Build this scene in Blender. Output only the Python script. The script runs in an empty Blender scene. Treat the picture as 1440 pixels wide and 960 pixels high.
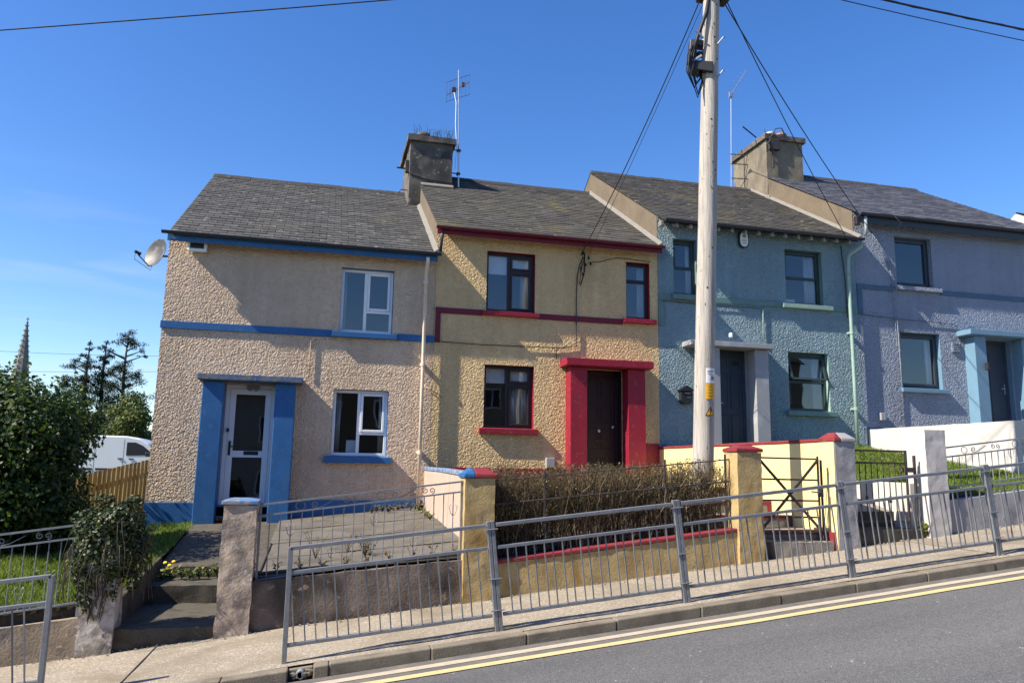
import bpy, math, random
import numpy as np
from mathutils import Vector, Matrix, noise
random.seed(7)
RNG = np.random.default_rng(11)
D = bpy.data
SC = bpy.context.scene
COL = SC.collection
PI = math.pi

# ---------------------------------------------------------------- helpers
class MB:
    """collects vertices and faces of ONE mesh"""
    def __init__(s):
        s.v = []; s.f = []; s.t = []
    def add(s, vs, fs, tone=0.5):
        o = len(s.v); s.v += [tuple(p) for p in vs]
        for f in fs:
            s.f.append(tuple(i + o for i in f)); s.t.append(tone)
    def box(s, x0, x1, y0, y1, z0, z1, tone=0.5):
        s.add([(x0,y0,z0),(x1,y0,z0),(x1,y1,z0),(x0,y1,z0),(x0,y0,z1),(x1,y0,z1),(x1,y1,z1),(x0,y1,z1)],
              [(0,3,2,1),(4,5,6,7),(0,1,5,4),(1,2,6,5),(2,3,7,6),(3,0,4,7)], tone)
        return s
    def hexa(s, p, tone=0.5):
        """8 corners, ordered like box"""
        s.add(p, [(0,3,2,1),(4,5,6,7),(0,1,5,4),(1,2,6,5),(2,3,7,6),(3,0,4,7)], tone)
        return s
    def sbox(s, x0, x1, y0, y1, za0, za1, zb0, zb1):
        """box whose bottom and top heights change along x: left bottom/top, right bottom/top"""
        return s.hexa([(x0,y0,za0),(x1,y0,zb0),(x1,y1,zb0),(x0,y1,za0),(x0,y0,za1),(x1,y0,zb1),(x1,y1,zb1),(x0,y1,za1)])
    def bar(s, a, b, w, h=None, up=(0,0,1)):
        """rectangular bar from a to b"""
        h = h or w; a = Vector(a); b = Vector(b); d = (b - a).normalized()
        u = Vector(up)
        if abs(d.dot(u)) > .95: u = Vector((0,1,0))
        r = d.cross(u).normalized(); u = r.cross(d)
        r *= w/2; u *= h/2
        c = [a - r - u, a + r - u, a + r + u, a - r + u, b - r - u, b + r - u, b + r + u, b - r + u]
        s.add(c, [(0,1,2,3),(7,6,5,4),(0,4,5,1),(1,5,6,2),(2,6,7,3),(3,7,4,0)])
        return s
    def tube(s, pts, r, n=8, cap=True, tone=0.5):
        pts = [Vector(p) for p in pts]; m = len(pts)
        rs = r if isinstance(r, (list, tuple)) else [r]*m
        rings = []; ref = None
        for i, p in enumerate(pts):
            d = (pts[min(i+1, m-1)] - pts[max(i-1, 0)])
            if d.length < 1e-9: d = Vector((0,0,1))
            d.normalize()
            if ref is None:
                ref = Vector((1,0,0)) if abs(d.x) < .8 else Vector((0,1,0))
            u = (ref - d*ref.dot(d)).normalized(); w = d.cross(u); ref = u
            rings.append([p + (u*math.cos(2*PI*k/n) + w*math.sin(2*PI*k/n))*rs[i] for k in range(n)])
        vs = [q for g in rings for q in g]; fs = []
        for i in range(m-1):
            for k in range(n):
                a = i*n + k; b = i*n + (k+1) % n
                fs.append((a, b, b+n, a+n))
        if cap:
            fs.append(tuple(range(n))[::-1]); fs.append(tuple(range((m-1)*n, m*n)))
        s.add(vs, fs, tone); return s
    def lathe(s, c, prof, n=16, axis=(0,0,1)):
        """profile [(r, h)] turned about an axis through c"""
        ax = Vector(axis).normalized()
        u = Vector((1,0,0)) if abs(ax.x) < .8 else Vector((0,1,0))
        u = (u - ax*u.dot(ax)).normalized(); w = ax.cross(u); c = Vector(c)
        vs = []; fs = []
        for r, h in prof:
            for k in range(n):
                a = 2*PI*k/n; vs.append(c + ax*h + (u*math.cos(a) + w*math.sin(a))*max(r, 1e-4))
        for i in range(len(prof)-1):
            for k in range(n):
                a = i*n+k; b = i*n+(k+1) % n
                fs.append((a, b, b+n, a+n))
        fs.append(tuple(range(n))[::-1]); fs.append(tuple(range((len(prof)-1)*n, len(prof)*n)))
        s.add(vs, fs); return s
    def prism(s, poly, y0, y1):
        """polygon in x-z extruded along y"""
        n = len(poly)
        s.add([(x, y0, z) for x, z in poly] + [(x, y1, z) for x, z in poly],
              [tuple(range(n)), tuple(range(2*n-1, n-1, -1))] + [(i, i+n, (i+1) % n + n, (i+1) % n) for i in range(n)])
        return s
    def prismx(s, poly, x0, x1):
        """polygon in y-z extruded along x"""
        n = len(poly)
        s.add([(x0, y, z) for y, z in poly] + [(x1, y, z) for y, z in poly],
              [tuple(range(n))[::-1], tuple(range(n, 2*n))] + [(i, (i+1) % n, (i+1) % n + n, i+n) for i in range(n)])
        return s
    def rough(s, x0, x1, y0, y1, z0, z1, cell=.035, amp=.008, sc=9., seed=0., top=None):
        """box with a lumpy, hand-plastered surface; top(x) gives an uneven upper edge"""
        def face(o, u, v, nu, nv):
            vs = []
            for j in range(nv+1):
                for i in range(nu+1):
                    p = Vector(o) + Vector(u)*(i/nu) + Vector(v)*(j/nv)
                    if top:
                        fr = (p.z - z0)/(z1 - z0); p.z = z0 + (top(p.x) - z0)*fr
                    q = p*sc + Vector((seed, seed*1.7, 0))
                    d = noise.noise_vector(q)*amp + noise.noise_vector(q*3.1)*amp*.45
                    vs.append(p + d)
            s.add(vs, [(j*(nu+1)+i, j*(nu+1)+i+1, (j+1)*(nu+1)+i+1, (j+1)*(nu+1)+i) for j in range(nv) for i in range(nu)])
        X, Y, Z = x1-x0, y1-y0, z1-z0
        a = max(1, round(X/cell)); b = max(1, round(Y/cell)); c = max(1, round(Z/cell))
        face((x0,y0,z0), (X,0,0), (0,0,Z), a, c); face((x1,y1,z0), (-X,0,0), (0,0,Z), a, c)
        face((x0,y1,z0), (0,-Y,0), (0,0,Z), b, c); face((x1,y0,z0), (0,Y,0), (0,0,Z), b, c)
        face((x0,y0,z1), (X,0,0), (0,Y,0), a, b); face((x0,y1,z0), (X,0,0), (0,-Y,0), a, b)
        return s

def link(o, parent=None):
    COL.objects.link(o)
    if parent is not None:
        o.parent = parent
        o.matrix_parent_inverse = Matrix.Translation(-parent.location) if parent.type == 'EMPTY' else Matrix()
    return o

def obj(name, mb, mat, parent=None, smooth=False, bevel=0., tone=False):
    me = D.meshes.new(name); me.from_pydata(mb.v, [], mb.f); me.update()
    if tone:
        a = me.attributes.new('tone', 'FLOAT', 'FACE'); a.data.foreach_set('value', np.array(mb.t, 'f'))
    if smooth: me.polygons.foreach_set('use_smooth', np.ones(len(me.polygons), bool))
    me.materials.append(mat)
    o = D.objects.new(name, me); link(o, parent)
    if bevel:
        m = o.modifiers.new('bevel', 'BEVEL'); m.width = bevel; m.segments = 2; m.limit_method = 'ANGLE'
    return o

def npobj(name, V, F, mat, parent=None, tone=None, smooth=False):
    """mesh from numpy arrays, F is (n, k)"""
    me = D.meshes.new(name); n, k = F.shape
    me.vertices.add(len(V)); me.vertices.foreach_set('co', np.ascontiguousarray(V, 'f').ravel())
    me.loops.add(n*k); me.loops.foreach_set('vertex_index', np.ascontiguousarray(F, 'i').ravel())
    me.polygons.add(n); me.polygons.foreach_set('loop_start', np.arange(0, n*k, k, dtype='i'))
    try: me.polygons.foreach_set('loop_total', np.full(n, k, 'i'))
    except Exception: pass
    me.update(calc_edges=True)
    if smooth: me.polygons.foreach_set('use_smooth', np.ones(n, bool))
    if tone is not None:
        a = me.attributes.new('tone', 'FLOAT', 'FACE'); a.data.foreach_set('value', np.asarray(tone, 'f'))
    me.materials.append(mat)
    return link(D.objects.new(name, me), parent)

def thing(name, label, cat, loc, group=None):
    o = D.objects.new(name, None); o.location = loc; o.empty_display_size = .3
    COL.objects.link(o); return tag(o, label, cat, group)
def tag(o, label, cat, group=None):
    o['label'] = label; o['category'] = cat
    if group: o['group'] = group
    return o
def struct(o): o['kind'] = 'structure'; return o
def stuff(o, label, cat): o['kind'] = 'stuff'; return tag(o, label, cat)

# ---------------------------------------------------------------- materials
def nt(name):
    m = D.materials.new(name); m.use_nodes = True; t = m.node_tree
    b = t.nodes['Principled BSDF']
    return m, t, b
def nd(t, kind, **kw):
    n = t.nodes.new(kind)
    for k, v in kw.items():
        if k in n.inputs: n.inputs[k].default_value = v
        else: setattr(n, k, v)
    return n
def pos(t): return nd(t, 'ShaderNodeNewGeometry').outputs['Position']
def rgb(c): return (c[0], c[1], c[2], 1)
def mul(c, k): return tuple(min(1, x*k) for x in c)
def mixc(t, fac, a, b):
    m = nd(t, 'ShaderNodeMix', data_type='RGBA')
    for s, v in ((m.inputs[0], fac), (m.inputs[6], a), (m.inputs[7], b)):
        if hasattr(v, 'is_output'): t.links.new(v, s)
        else: s.default_value = v if not isinstance(v, tuple) else rgb(v)
    return m.outputs[2]
def noise_fac(t, scale, lo, hi, detail=5., vec=None, dist=0., stretch=None):
    n = nd(t, 'ShaderNodeTexNoise', Scale=scale, Detail=detail, Distortion=dist)
    v = vec or pos(t)
    if stretch:
        mp = nd(t, 'ShaderNodeMapping'); mp.inputs['Scale'].default_value = stretch
        t.links.new(v, mp.inputs['Vector']); v = mp.outputs['Vector']
    t.links.new(v, n.inputs['Vector'])
    r = nd(t, 'ShaderNodeMapRange'); r.inputs['From Min'].default_value = lo; r.inputs['From Max'].default_value = hi
    t.links.new(n.outputs['Fac'], r.inputs['Value']); return r.outputs['Result']
def bump(t, b, scale, strength, dist=.01, detail=6.):
    n = nd(t, 'ShaderNodeTexNoise', Scale=scale, Detail=detail); t.links.new(pos(t), n.inputs['Vector'])
    bp = nd(t, 'ShaderNodeBump', Strength=strength, Distance=dist)
    t.links.new(n.outputs['Fac'], bp.inputs['Height']); t.links.new(bp.outputs['Normal'], b.inputs['Normal'])

def paint(name, c, rough=.6, var=.14, sc=5., bs=90., bst=.25, metal=0., dirt=None, dirt_sc=3., dlo=.55, dhi=.75, stretch=None, spec=.4, bd=.006, dirt2=None):
    """painted or mineral surface: uneven colour, optional stains of another colour, fine bump"""
    m, t, b = nt(name)
    out = mixc(t, noise_fac(t, sc, .3, .7), mul(c, 1-var), mul(c, 1+var))
    out = mixc(t, noise_fac(t, sc*9, .35, .75), out, mul(c, 1-var*1.2)) if var > .08 else out
    if dirt: out = mixc(t, noise_fac(t, dirt_sc, dlo, dhi, 8., dist=.4, stretch=stretch), out, dirt)
    if dirt2: out = mixc(t, noise_fac(t, dirt_sc*3.7, .6, .68, 9., dist=.8), out, dirt2)
    t.links.new(out, b.inputs['Base Color'])
    b.inputs['Roughness'].default_value = rough; b.inputs['Metallic'].default_value = metal
    b.inputs['Specular IOR Level'].default_value = spec
    if bst: bump(t, b, bs, bst, bd)
    return m

def toned(name, ramp, rough=.7, transl=0., dirt=None, dlo=.6, dhi=.7, dsc=3., bst=0., spec=.3, dirt2=None):
    """colour picked per face from the 'tone' attribute"""
    m, t, b = nt(name)
    a = nd(t, 'ShaderNodeAttribute', attribute_name='tone')
    cr = nd(t, 'ShaderNodeValToRGB'); e = cr.color_ramp.elements
    e[0].position, e[0].color = ramp[0][0], rgb(ramp[0][1]); e[1].position, e[1].color = ramp[-1][0], rgb(ramp[-1][1])
    for p, c in ramp[1:-1]:
        q = e.new(p); q.color = rgb(c)
    t.links.new(a.outputs['Fac'], cr.inputs['Fac']); out = cr.outputs['Color']
    if dirt: out = mixc(t, noise_fac(t, dsc, dlo, dhi, 8., dist=.5), out, dirt)
    if dirt2: out = mixc(t, noise_fac(t, dsc*9, .63, .7, 6.), out, dirt2)
    t.links.new(out, b.inputs['Base Color']); b.inputs['Roughness'].default_value = rough
    b.inputs['Specular IOR Level'].default_value = spec
    if bst: bump(t, b, 70, bst)
    if transl:
        tr = nd(t, 'ShaderNodeBsdfTranslucent'); t.links.new(out, tr.inputs['Color'])
        mx = nd(t, 'ShaderNodeMixShader'); mx.inputs[0].default_value = transl
        t.links.new(b.outputs[0], mx.inputs[1]); t.links.new(tr.outputs[0], mx.inputs[2])
        t.links.new(mx.outputs[0], t.nodes['Material Output'].inputs['Surface'])
    return m

def glass(name, r0=.085, tint=(.9,.92,.93)):
    """thin pane: mirror-like share rising towards grazing view, the rest passes through"""
    m, t, b = nt(name); t.nodes.remove(b)
    lw = nd(t, 'ShaderNodeLayerWeight', Blend=.5)
    pw = nd(t, 'ShaderNodeMath', operation='POWER'); pw.inputs[1].default_value = 5; t.links.new(lw.outputs['Facing'], pw.inputs[0])
    ma = nd(t, 'ShaderNodeMath', operation='MULTIPLY_ADD'); ma.inputs[1].default_value = 1-r0; ma.inputs[2].default_value = r0; t.links.new(pw.outputs[0], ma.inputs[0])
    tr = nd(t, 'ShaderNodeBsdfTransparent'); tr.inputs['Color'].default_value = rgb(tint)
    gl = nd(t, 'ShaderNodeBsdfGlossy'); gl.inputs['Roughness'].default_value = .02
    n = nd(t, 'ShaderNodeTexNoise', Scale=1.6, Detail=1.); t.links.new(pos(t), n.inputs['Vector'])
    bp = nd(t, 'ShaderNodeBump', Strength=.05, Distance=.05); t.links.new(n.outputs['Fac'], bp.inputs['Height'])
    t.links.new(bp.outputs['Normal'], gl.inputs['Normal'])
    mx = nd(t, 'ShaderNodeMixShader')
    t.links.new(ma.outputs[0], mx.inputs[0]); t.links.new(tr.outputs[0], mx.inputs[1]); t.links.new(gl.outputs[0], mx.inputs[2])
    t.links.new(mx.outputs[0], t.nodes['Material Output'].inputs['Surface'])
    return m

M = {}
M['wall_pink'] = paint('render_pink', (.675,.515,.367), .9, .10, 1.3, 220, .3, dirt=(.54,.42,.30), dirt_sc=1.1, dlo=.56, dhi=.8, stretch=(1.6,1,.5), spec=.15)
M['wall_ochre'] = paint('render_ochre', (.75,.545,.285), .9, .10, 1.3, 220, .3, dirt=(.58,.44,.235), dirt_sc=1.2, dlo=.56, dhi=.8, stretch=(1.6,1,.5), spec=.15)
M['wall_teal'] = paint('render_teal', (.225,.35,.40), .55, .10, 1.3, 220, .3, dirt=(.185,.285,.325), dirt_sc=1.2, dlo=.55, dhi=.8, stretch=(1.6,1,.5), spec=.6)
M['wall_slate'] = paint('render_slate_blue', (.265,.315,.41), .55, .08, 1.3, 220, .3, dirt=(.24,.275,.335), dirt_sc=1.2, dlo=.55, dhi=.8, stretch=(1.6,1,.5), spec=.6)
M['gable'] = paint('bare_cement', (.155,.12,.08), .9, .14, 2.5, 60, .5, dirt=(.105,.083,.06), dirt_sc=2.2, dlo=.5, dhi=.75)
M['blue'] = paint('blue_gloss', (.024,.115,.29), .5, .16, 4, 60, .15, dirt=(.05,.12,.23), dirt_sc=3.5, dlo=.52, dhi=.8, stretch=(1.6,1.6,.45), dirt2=(.045,.14,.30))
M['blue_old'] = paint('blue_weathered', (.07,.12,.24), .8, .2, 6, 60, .5, dirt=(.15,.15,.14), dirt_sc=9, dlo=.42, dhi=.6, dirt2=(.30,.29,.26))
M['blue_chip'] = paint('blue_chipped', (.09,.18,.34), .8, .15, 5, 60, .4, dirt=(.27,.26,.25), dirt_sc=8, dlo=.47, dhi=.6)
M['red'] = paint('red_gloss', (.265,.010,.028), .5, .16, 4, 60, .12, dirt=(.20,.016,.03), dirt_sc=3, dlo=.5, dhi=.8, stretch=(1.6,1.6,.45), dirt2=(.30,.045,.055))
M['red_old'] = paint('red_weathered', (.22,.022,.030), .7, .15, 6, 60, .4, dirt=(.15,.06,.05), dirt_sc=9, dlo=.52, dhi=.66)
M['green'] = paint('grey_green', (.115,.20,.185), .6, .08, 4, 60, .12)
M['green_lt'] = paint('pale_green', (.27,.39,.33), .55, .12, 6, 60, .15, dirt=(.30,.27,.20), dirt_sc=9, dlo=.6, dhi=.72)
M['steel_blue'] = paint('steel_blue', (.13,.235,.325), .55, .06, 3, 60, .1)
M['band_blue'] = paint('band_blue', (.06,.115,.18), .7, .08, 3, 60, .1)
M['white'] = paint('white_plastic', (.78,.79,.80), .4, .03, 3, 60, .05)
M['white_wall'] = paint('white_masonry', (.50,.475,.44), .85, .06, 3, 50, .5, dirt=(.50,.47,.42), dirt_sc=3.5, dlo=.58, dhi=.8, stretch=(1,1,.4), dirt2=(.58,.54,.48))
M['grey_wall'] = paint('grey_masonry', (.30,.295,.305), .9, .12, 3, 40, .6, dirt=(.20,.195,.195), dirt_sc=4, dlo=.52, dhi=.75)
M['grey_paint'] = paint('pale_grey_paint', (.30,.30,.31), .7, .06, 3, 50, .2, dirt=(.45,.45,.46), dirt_sc=3, dlo=.55, dhi=.8)
M['yellow_wall'] = paint('yellow_masonry', (.80,.64,.28), .85, .06, 2.5, 50, .4, dirt=(.68,.54,.26), dirt_sc=3, dlo=.58, dhi=.8, stretch=(1,1,.4))
M['ochre_old'] = paint('ochre_weathered', (.42,.31,.14), .9, .16, 3, 40, .7, dirt=(.27,.165,.05), dirt_sc=3.2, dlo=.5, dhi=.72, stretch=(1,1,.6), dirt2=(.25,.20,.13))
M['pink_old'] = paint('pink_weathered', (.43,.34,.265), .95, .18, 4, 35, .9, dirt=(.19,.16,.125), dirt_sc=5, dlo=.45, dhi=.68, dirt2=(.46,.41,.36))
M['pink_wall'] = paint('pink_boundary', (.47,.35,.275), .9, .1, 3, 40, .5, dirt=(.37,.31,.27), dirt_sc=4, dlo=.5, dhi=.75, stretch=(1,1,.3))
M['old_wall'] = paint('stained_cement', (.17,.135,.11), .95, .22, 3, 35, .9, dirt=(.055,.045,.036), dirt_sc=2.0, dlo=.42, dhi=.62, dirt2=(.26,.19,.14))
M['old_wall_lt'] = paint('lichened_cement', (.28,.225,.16), .95, .18, 3, 35, .9, dirt=(.20,.17,.14), dirt_sc=3, dlo=.45, dhi=.65, dirt2=(.45,.33,.2))
M['step'] = paint('step_concrete', (.095,.082,.062), .95, .22, 4, 50, .8, dirt=(.04,.036,.024), dirt_sc=4, dlo=.48, dhi=.68)  # darkened for moss and in place of the shrub's missing shadow
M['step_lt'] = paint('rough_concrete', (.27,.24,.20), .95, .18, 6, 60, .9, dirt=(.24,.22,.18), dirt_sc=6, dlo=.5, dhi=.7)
M['apron'] = paint('yard_concrete', (.13,.116,.098), .95, .2, 2, 60, .8, dirt=(.07,.062,.048), dirt_sc=1.8, dlo=.48, dhi=.7, dirt2=(.17,.14,.06))
M['pave'] = paint('pavement_concrete', (.275,.23,.17), .95, .12, 2.2, 160, .7, dirt=(.20,.165,.115), dirt_sc=1.6, dlo=.48, dhi=.72, dirt2=(.33,.29,.23))
M['kerb'] = paint('kerb_stone', (.20,.172,.13), .95, .18, 5, 80, .8, dirt=(.12,.10,.075), dirt_sc=4, dlo=.48, dhi=.68)
M['asphalt'] = paint('asphalt', (.075,.075,.077), .9, .16, 1.1, 150, .9, dirt=(.10,.10,.10), dirt_sc=.7, dlo=.5, dhi=.75, bd=.006)
M['gutter_road'] = paint('dusty_asphalt', (.15,.135,.115), .95, .2, 3, 120, .9, dirt=(.10,.095,.088), dirt_sc=5, dlo=.45, dhi=.7)
M['line_pale'] = paint('faded_cream_paint', (.44,.375,.28), .85, .12, 8, 150, .6, dirt=(.34,.29,.24), dirt_sc=14, dlo=.6, dhi=.72)
M['line_yellow'] = paint('yellow_paint', (.52,.42,.21), .8, .10, 8, 150, .5, dirt=(.38,.31,.17), dirt_sc=14, dlo=.63, dhi=.74)
M['soil'] = paint('soil', (.055,.043,.032), 1, .3, 8, 40, 1., dirt=(.10,.08,.05), dirt_sc=12)
M['turf'] = paint('turf', (.075,.11,.022), 1, .3, 5, 40, 1., dirt=(.11,.115,.04), dirt_sc=3, dlo=.5, dhi=.7)
M['ground'] = paint('rough_ground', (.07,.09,.035), 1, .3, .6, 20, .6, dirt=(.13,.12,.07), dirt_sc=.2)
M['galv'] = paint('galvanised_steel', (.27,.285,.305), .55, .18, 12, 60, .1, metal=.55, dirt=(.22,.22,.22), dirt_sc=18, dlo=.52, dhi=.7)
M['iron'] = paint('old_iron', (.045,.042,.04), .7, .25, 15, 80, .3, dirt=(.10,.055,.03), dirt_sc=15, dlo=.55, dhi=.7)
M['black'] = paint('black_plastic', (.018,.018,.02), .5, .05, 5, 60, 0)
M['dark_gutter'] = paint('dark_gutter', (.03,.034,.045), .5, .1, 5, 60, .1)
M['red_dark'] = paint('dark_red_gutter', (.11,.012,.03), .5, .1, 5, 60, .1)
M['brown'] = paint('dark_brown_frame', (.030,.018,.017), .4, .1, 5, 60, .05)
M['maroon_door'] = paint('maroon_door', (.028,.010,.010), .45, .12, 5, 60, .1)
M['green_dk'] = paint('dark_green_frame', (.030,.052,.052), .4, .08, 5, 60, .05)
M['navy_door'] = paint('navy_door', (.035,.050,.068), .5, .08, 5, 60, .08)
M['anthracite'] = paint('anthracite', (.030,.040,.055), .45, .06, 5, 60, .05)
M['cream_pipe'] = paint('cream_pipe', (.66,.55,.42), .5, .08, 6, 60, .1, dirt=(.40,.30,.2), dirt_sc=9, dlo=.6, dhi=.75)
M['grey_pipe'] = paint('grey_pipe', (.22,.25,.27), .5, .08, 6, 60, .1)
M['cement_dk'] = paint('sooty_cement', (.125,.11,.095), .95, .2, 3, 40, .8, dirt=(.045,.042,.04), dirt_sc=2, dlo=.42, dhi=.65, dirt2=(.22,.20,.17))
M['cement_lt'] = paint('chimney_cement', (.20,.168,.12), .95, .24, 3, 40, .8, dirt=(.11,.095,.075), dirt_sc=2.6, dlo=.48, dhi=.68, stretch=(1,1,.5))
M['terracotta'] = paint('terracotta', (.42,.19,.12), .85, .15, 6, 50, .3, dirt=(.2,.12,.09), dirt_sc=8)
M['fillet'] = paint('lime_mortar', (.20,.185,.16), .95, .12, 8, 60, .8, dirt=(.20,.19,.17), dirt_sc=10, dlo=.58, dhi=.72)
M['cloth'] = paint('net_curtain', (.62,.62,.60), .9, .05, 3, 60, 0)
M['blind'] = paint('roller_blind', (.66,.68,.70), .9, .03, 3, 60, 0)
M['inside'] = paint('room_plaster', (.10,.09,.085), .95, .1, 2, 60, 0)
M['glass'] = glass('window_glass')
M['glass_dk'] = glass('door_glass', .10, (.62,.62,.62))
M['wood_fence'] = toned('fence_timber', [(0,(.22,.15,.06)),(.5,(.31,.22,.09)),(1,(.42,.315,.14))], .85, bst=.3)
M['dish'] = paint('dish_grey', (.055,.054,.052), .5, .08, 5, 60, .05, dirt=(.25,.22,.19), dirt_sc=6)
M['steel'] = paint('aerial_steel', (.50,.52,.55), .35, .1, 12, 60, .05, metal=.8)
M['cable'] = paint('cable_black', (.012,.012,.014), .6, .05, 5, 60, 0)
M['stone_far'] = paint('spire_stone', (.17,.165,.155), .95, .15, .8, 3, .3, dirt=(.10,.10,.10), dirt_sc=.5)
M['van'] = paint('van_white', (.74,.75,.77), .25, .02, 2, 20, 0, spec=.5)
M['tyre'] = paint('tyre_rubber', (.02,.02,.02), .9, .1, 5, 60, .1)
M['sign_white'] = paint('sign_white', (.72,.72,.70), .6, .04, 20, 60, .05)
M['sign_yellow'] = paint('sign_yellow', (.72,.37,.015), .6, .08, 15, 60, .1)
M['slate_a'] = toned('old_slate', [(0,(.046,.045,.043)),(.5,(.066,.064,.060)),(1,(.10,.096,.088))], .85, dirt=(.085,.08,.058), dlo=.54, dhi=.75, dsc=.8, bst=.5, dirt2=(.22,.21,.185))
M['slate_b'] = toned('mossy_slate', [(0,(.046,.042,.037)),(.5,(.066,.061,.052)),(1,(.094,.086,.072))], .9, dirt=(.115,.10,.05), dlo=.56, dhi=.74, dsc=.62, bst=.6, dirt2=(.17,.155,.115))
M['slate_c'] = toned('dark_slate', [(0,(.040,.037,.034)),(.5,(.055,.051,.046)),(1,(.076,.070,.061))], .9, dirt=(.13,.105,.045), dlo=.55, dhi=.75, dsc=.6, bst=.8, dirt2=(.2,.18,.14))
M['slate_d'] = toned('new_slate', [(0,(.048,.047,.054)),(.5,(.075,.074,.083)),(1,(.13,.128,.135))], .6, bst=.15, spec=.5)
M['ridge'] = paint('ridge_tile', (.04,.038,.036), .9, .2, 6, 50, .5, dirt=(.08,.075,.06), dirt_sc=5)
M['leaf_bush'] = toned('bush_leaf', [(0,(.010,.026,.006)),(.5,(.035,.072,.013)),(.78,(.105,.155,.021)),(1,(.21,.23,.036))], .5, .4, spec=.4)
M['leaf_ivy'] = toned('ivy_leaf', [(0,(.013,.026,.007)),(.55,(.034,.055,.014)),(.85,(.085,.095,.032)),(1,(.24,.21,.10))], .5, .1, spec=.3)
M['leaf_far'] = toned('tree_leaf', [(0,(.03,.05,.012)),(.6,(.085,.115,.022)),(1,(.16,.165,.035))], .6, .2)
M['leaf_con'] = toned('conifer_leaf', [(0,(.008,.017,.010)),(.6,(.022,.040,.020)),(1,(.05,.07,.028))], .7, .1)
M['grass'] = toned('grass_blade', [(0,(.075,.12,.016)),(.6,(.155,.225,.026)),(1,(.27,.29,.055))], .5, .4)
M['weed'] = toned('weed_leaf', [(0,(.05,.07,.015)),(.6,(.12,.15,.03)),(1,(.50,.38,.03))], .6, .2)
M['dead'] = toned('dead_stalk', [(0,(.06,.045,.025)),(.6,(.13,.095,.045)),(1,(.22,.165,.075))], .9)
M['twig'] = toned('hedge_twig', [(0,(.030,.022,.012)),(.5,(.095,.070,.038)),(1,(.25,.19,.105))], .9)
M['bark'] = paint('bark', (.06,.05,.04), .95, .25, 6, 25, .8)
M['flower'] = paint('yellow_petal', (.75,.50,.02), .7, .1, 9, 60, 0)

def wood_pole():
    m, t, b = nt('pole_timber')
    out = mixc(t, noise_fac(t, 3.5, .3, .7, 8., dist=.3, stretch=(9,9,.55)), (.27,.24,.205), (.45,.415,.365))
    out = mixc(t, noise_fac(t, 20, .66, .72, 3., stretch=(1,1,.45)), out, (.10,.075,.055))
    t.links.new(out, b.inputs['Base Color']); b.inputs['Roughness'].default_value = .9
    n = nd(t, 'ShaderNodeTexNoise', Scale=14., Detail=8.)
    mp = nd(t, 'ShaderNodeMapping'); mp.inputs['Scale'].default_value = (5,5,.25)
    t.links.new(pos(t), mp.inputs['Vector']); t.links.new(mp.outputs[0], n.inputs['Vector'])
    bp = nd(t, 'ShaderNodeBump', Strength=.7, Distance=.01); t.links.new(n.outputs['Fac'], bp.inputs['Height'])
    t.links.new(bp.outputs['Normal'], b.inputs['Normal']); return m
M['pole'] = wood_pole()

def asphalt():
    m, t, b = nt('asphalt')
    v = nd(t, 'ShaderNodeTexVoronoi', Scale=105.); t.links.new(pos(t), v.inputs['Vector'])
    sp = nd(t, 'ShaderNodeSeparateColor'); t.links.new(v.outputs['Color'], sp.inputs[0])
    cr = nd(t, 'ShaderNodeValToRGB'); e = cr.color_ramp.elements
    e[0].position, e[0].color = 0, (.075,.075,.075,1); e[1].position, e[1].color = 1, (.22,.215,.205,1)
    for p_, c in ((.35,(.105,.105,.103,1)),(.8,(.145,.143,.139,1)),(.95,(.145,.142,.137,1))): q = e.new(p_); q.color = c
    t.links.new(sp.outputs[0], cr.inputs['Fac'])
    big = mixc(t, noise_fac(t, .9, .32, .68, 7., stretch=(.25,1.3,1)), (.68,.68,.70), (1.,.985,.96))
    mm = nd(t, 'ShaderNodeMix', data_type='RGBA', blend_type='MULTIPLY'); mm.inputs[0].default_value = 1
    t.links.new(cr.outputs[0], mm.inputs[6]); t.links.new(big, mm.inputs[7])
    wl = mixc(t, noise_fac(t, 24, .745, .76, 2.), mm.outputs[2], (.42,.41,.39))
    ve = nd(t, 'ShaderNodeTexVoronoi', Scale=.62); ve.feature = 'DISTANCE_TO_EDGE'
    wn = nd(t, 'ShaderNodeTexNoise', Scale=2.2, Detail=6.); t.links.new(pos(t), wn.inputs['Vector'])
    va = nd(t, 'ShaderNodeVectorMath', operation='MULTIPLY_ADD'); va.inputs[1].default_value = (.5,.5,.5); t.links.new(wn.outputs['Color'], va.inputs[0]); t.links.new(pos(t), va.inputs[2]); t.links.new(va.outputs[0], ve.inputs['Vector'])
    cr_ = nd(t, 'ShaderNodeMapRange'); cr_.inputs['From Min'].default_value = .010; cr_.inputs['From Max'].default_value = .004; t.links.new(ve.outputs['Distance'], cr_.inputs['Value'])
    ck = nd(t, 'ShaderNodeMath', operation='MULTIPLY'); t.links.new(cr_.outputs[0], ck.inputs[0]); t.links.new(noise_fac(t, .45, .70, .80, 3.), ck.inputs[1])
    wl = mixc(t, ck.outputs[0], wl, (.035,.034,.033))
    t.links.new(wl, b.inputs['Base Color']); b.inputs['Roughness'].default_value = .9
    bp = nd(t, 'ShaderNodeBump', Strength=.8, Distance=.006); t.links.new(v.outputs['Distance'], bp.inputs['Height']); t.links.new(bp.outputs[0], b.inputs['Normal'])
    return m
M['asphalt'] = asphalt()
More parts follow.
